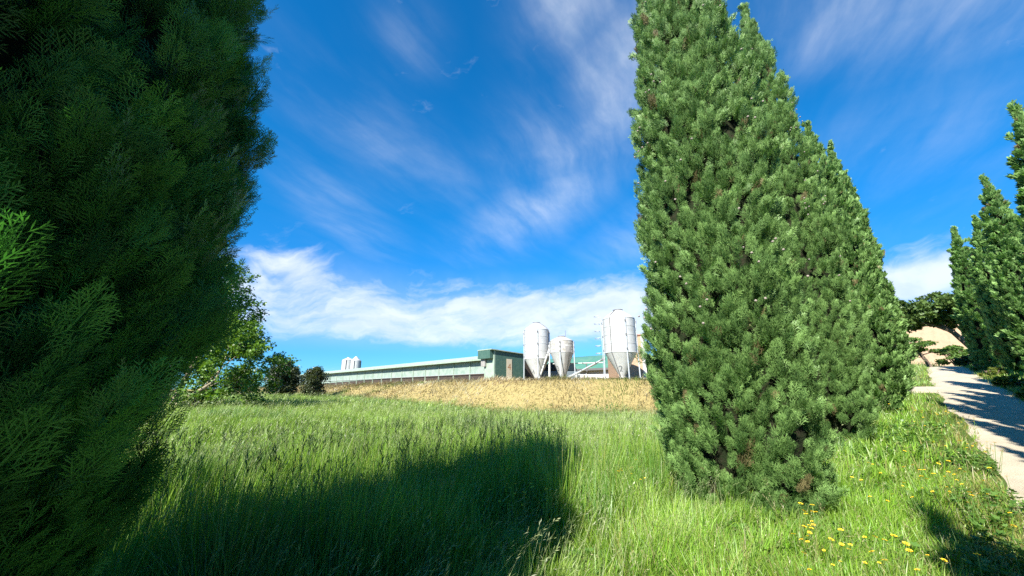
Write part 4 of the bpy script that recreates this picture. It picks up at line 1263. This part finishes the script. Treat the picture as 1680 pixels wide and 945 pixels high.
# ------------------------------------------------------------------ yellow flowers
def flower_mesh(seed):
    rgf = random.Random(seed); mb = MB(); h = rgf.uniform(.26, .36); n = 12
    mb.tube([(0, 0, -.25), (.01, .01, h * .5), (.0, .02, h)], .003, 4)
    ns = len(mb.f)
    for j in range(n):
        a = 2 * math.pi * j / n; b = len(mb.v); r0, r1 = .006, .024 * rgf.uniform(.9, 1.1)
        mb.v += [(r0 * math.cos(a), .02 + r0 * math.sin(a), h + .002), (r1 * .75 * math.cos(a - .25), .02 + r1 * .75 * math.sin(a - .25), h + .008),
                 (r1 * math.cos(a), .02 + r1 * math.sin(a), h + .006), (r1 * .75 * math.cos(a + .25), .02 + r1 * .75 * math.sin(a + .25), h + .008)]
        mb.f.append((b, b + 1, b + 2, b + 3))
    b = len(mb.v)
    for j in range(8): mb.v.append((.009 * math.cos(j * .785), .02 + .009 * math.sin(j * .785), h + .011))
    mb.f.append(tuple(range(b, b + 8)))
    me = bpy.data.meshes.new('yellow_flower'); me.from_pydata(mb.v, [], mb.f); me.update()
    me.materials.append(M['stalk']); me.materials.append(M['petal'])
    for i, p_ in enumerate(me.polygons): p_.material_index = 0 if i < ns else 1
    return me


FM = [flower_mesh(s_) for s_ in (1, 2, 3)]


def ground_hit(px, py, h=.25):
    X = (px - 840) / 631.; up = -(py - 472.5) / 631.; F = math.cos(PITCH) - up * math.sin(PITCH); Z = math.sin(PITCH) + up * math.cos(PITCH)
    t_ = np.arange(1.5, 45, .03); g_ = terrain(X * t_, F * t_) + h
    hit = np.argmax(EYE + Z * t_ < g_); return X * t_[hit], F * t_[hit]


rf_ = np.random.default_rng(88)
clusters = [   # centre of a patch (found from the photograph once), spread in metres, how many, what sets it apart
    ((975, 800), .45, 9, 'small yellow daisy flower in the sunlit grass beside the meadow shade', 'yellow flowers beside the meadow shade', 'field'),
    ((860, 855), .30, 8, 'small yellow daisy flower in the sunlit grass beside the meadow shade', 'yellow flowers beside the meadow shade', 'field'),
    ((1040, 805), .3, 4, 'small yellow daisy flower in the sunlit grass beside the meadow shade', 'yellow flowers beside the meadow shade', 'field'),
    ((1320, 870), .25, 8, 'small yellow daisy flower at the foot of the cone covered cypress', 'yellow flowers at the foot of the sunlit cypress', 'foot'),
    ((1365, 910), .25, 10, 'small yellow daisy flower at the foot of the cone covered cypress', 'yellow flowers at the foot of the sunlit cypress', 'foot'),
    ((1480, 930), .5, 12, 'small yellow daisy flower at the foot of the cone covered cypress', 'yellow flowers at the foot of the sunlit cypress', 'foot'),
    ((1575, 820), .7, 26, 'small yellow daisy flower on the dry verge beside the gravel track', 'yellow flowers on the verge beside the track', 'verge'),
    ((1535, 795), .3, 6, 'small yellow daisy flower on the dry verge beside the gravel track', 'yellow flowers on the verge beside the track', 'verge'),
    ((1600, 740), .4, 12, 'small yellow daisy flower on the dry verge beside the gravel track', 'yellow flowers on the verge beside the track', 'verge'),
    ((1545, 693), .7, 16, 'small yellow daisy flower on the dry verge beside the gravel track', 'yellow flowers on the verge beside the track', 'verge'),
    ((1505, 675), .6, 10, 'small yellow daisy flower on the dry verge beside the gravel track', 'yellow flowers on the verge beside the track', 'verge'),
    ((1668, 885), .35, 7, 'small yellow daisy flower on the dry verge beside the gravel track', 'yellow flowers on the verge beside the track', 'verge'),
    ((1480, 780), 1.2, 14, 'small yellow daisy flower on the dry verge beside the gravel track', 'yellow flowers on the verge beside the track', 'verge'),
]
for (pxy, spr, n, lab, grp, where) in clusters:
    cx_, cy_ = ground_hit(*pxy)
    for i_ in range(int(n * 1.5)):
        x = cx_ + rf_.normal(0, spr * .7); y = cy_ + rf_.normal(0, spr * .6)
        if on_road(np.array(x), np.array(y), -.1): continue
        o = link('yellow_flower', FM[i_ % 3], None, None, (x, y, gz(x, y) + (.22 if where == 'field' else .03)))
        sc_ = rf_.uniform(.5, 1.05); o.scale = (sc_, sc_, sc_ + .2)
        o.rotation_euler = (rf_.uniform(-.25, .45), rf_.uniform(-.25, .25), rf_.uniform(0, 6.28))
        tag(o, lab, 'flower', grp)
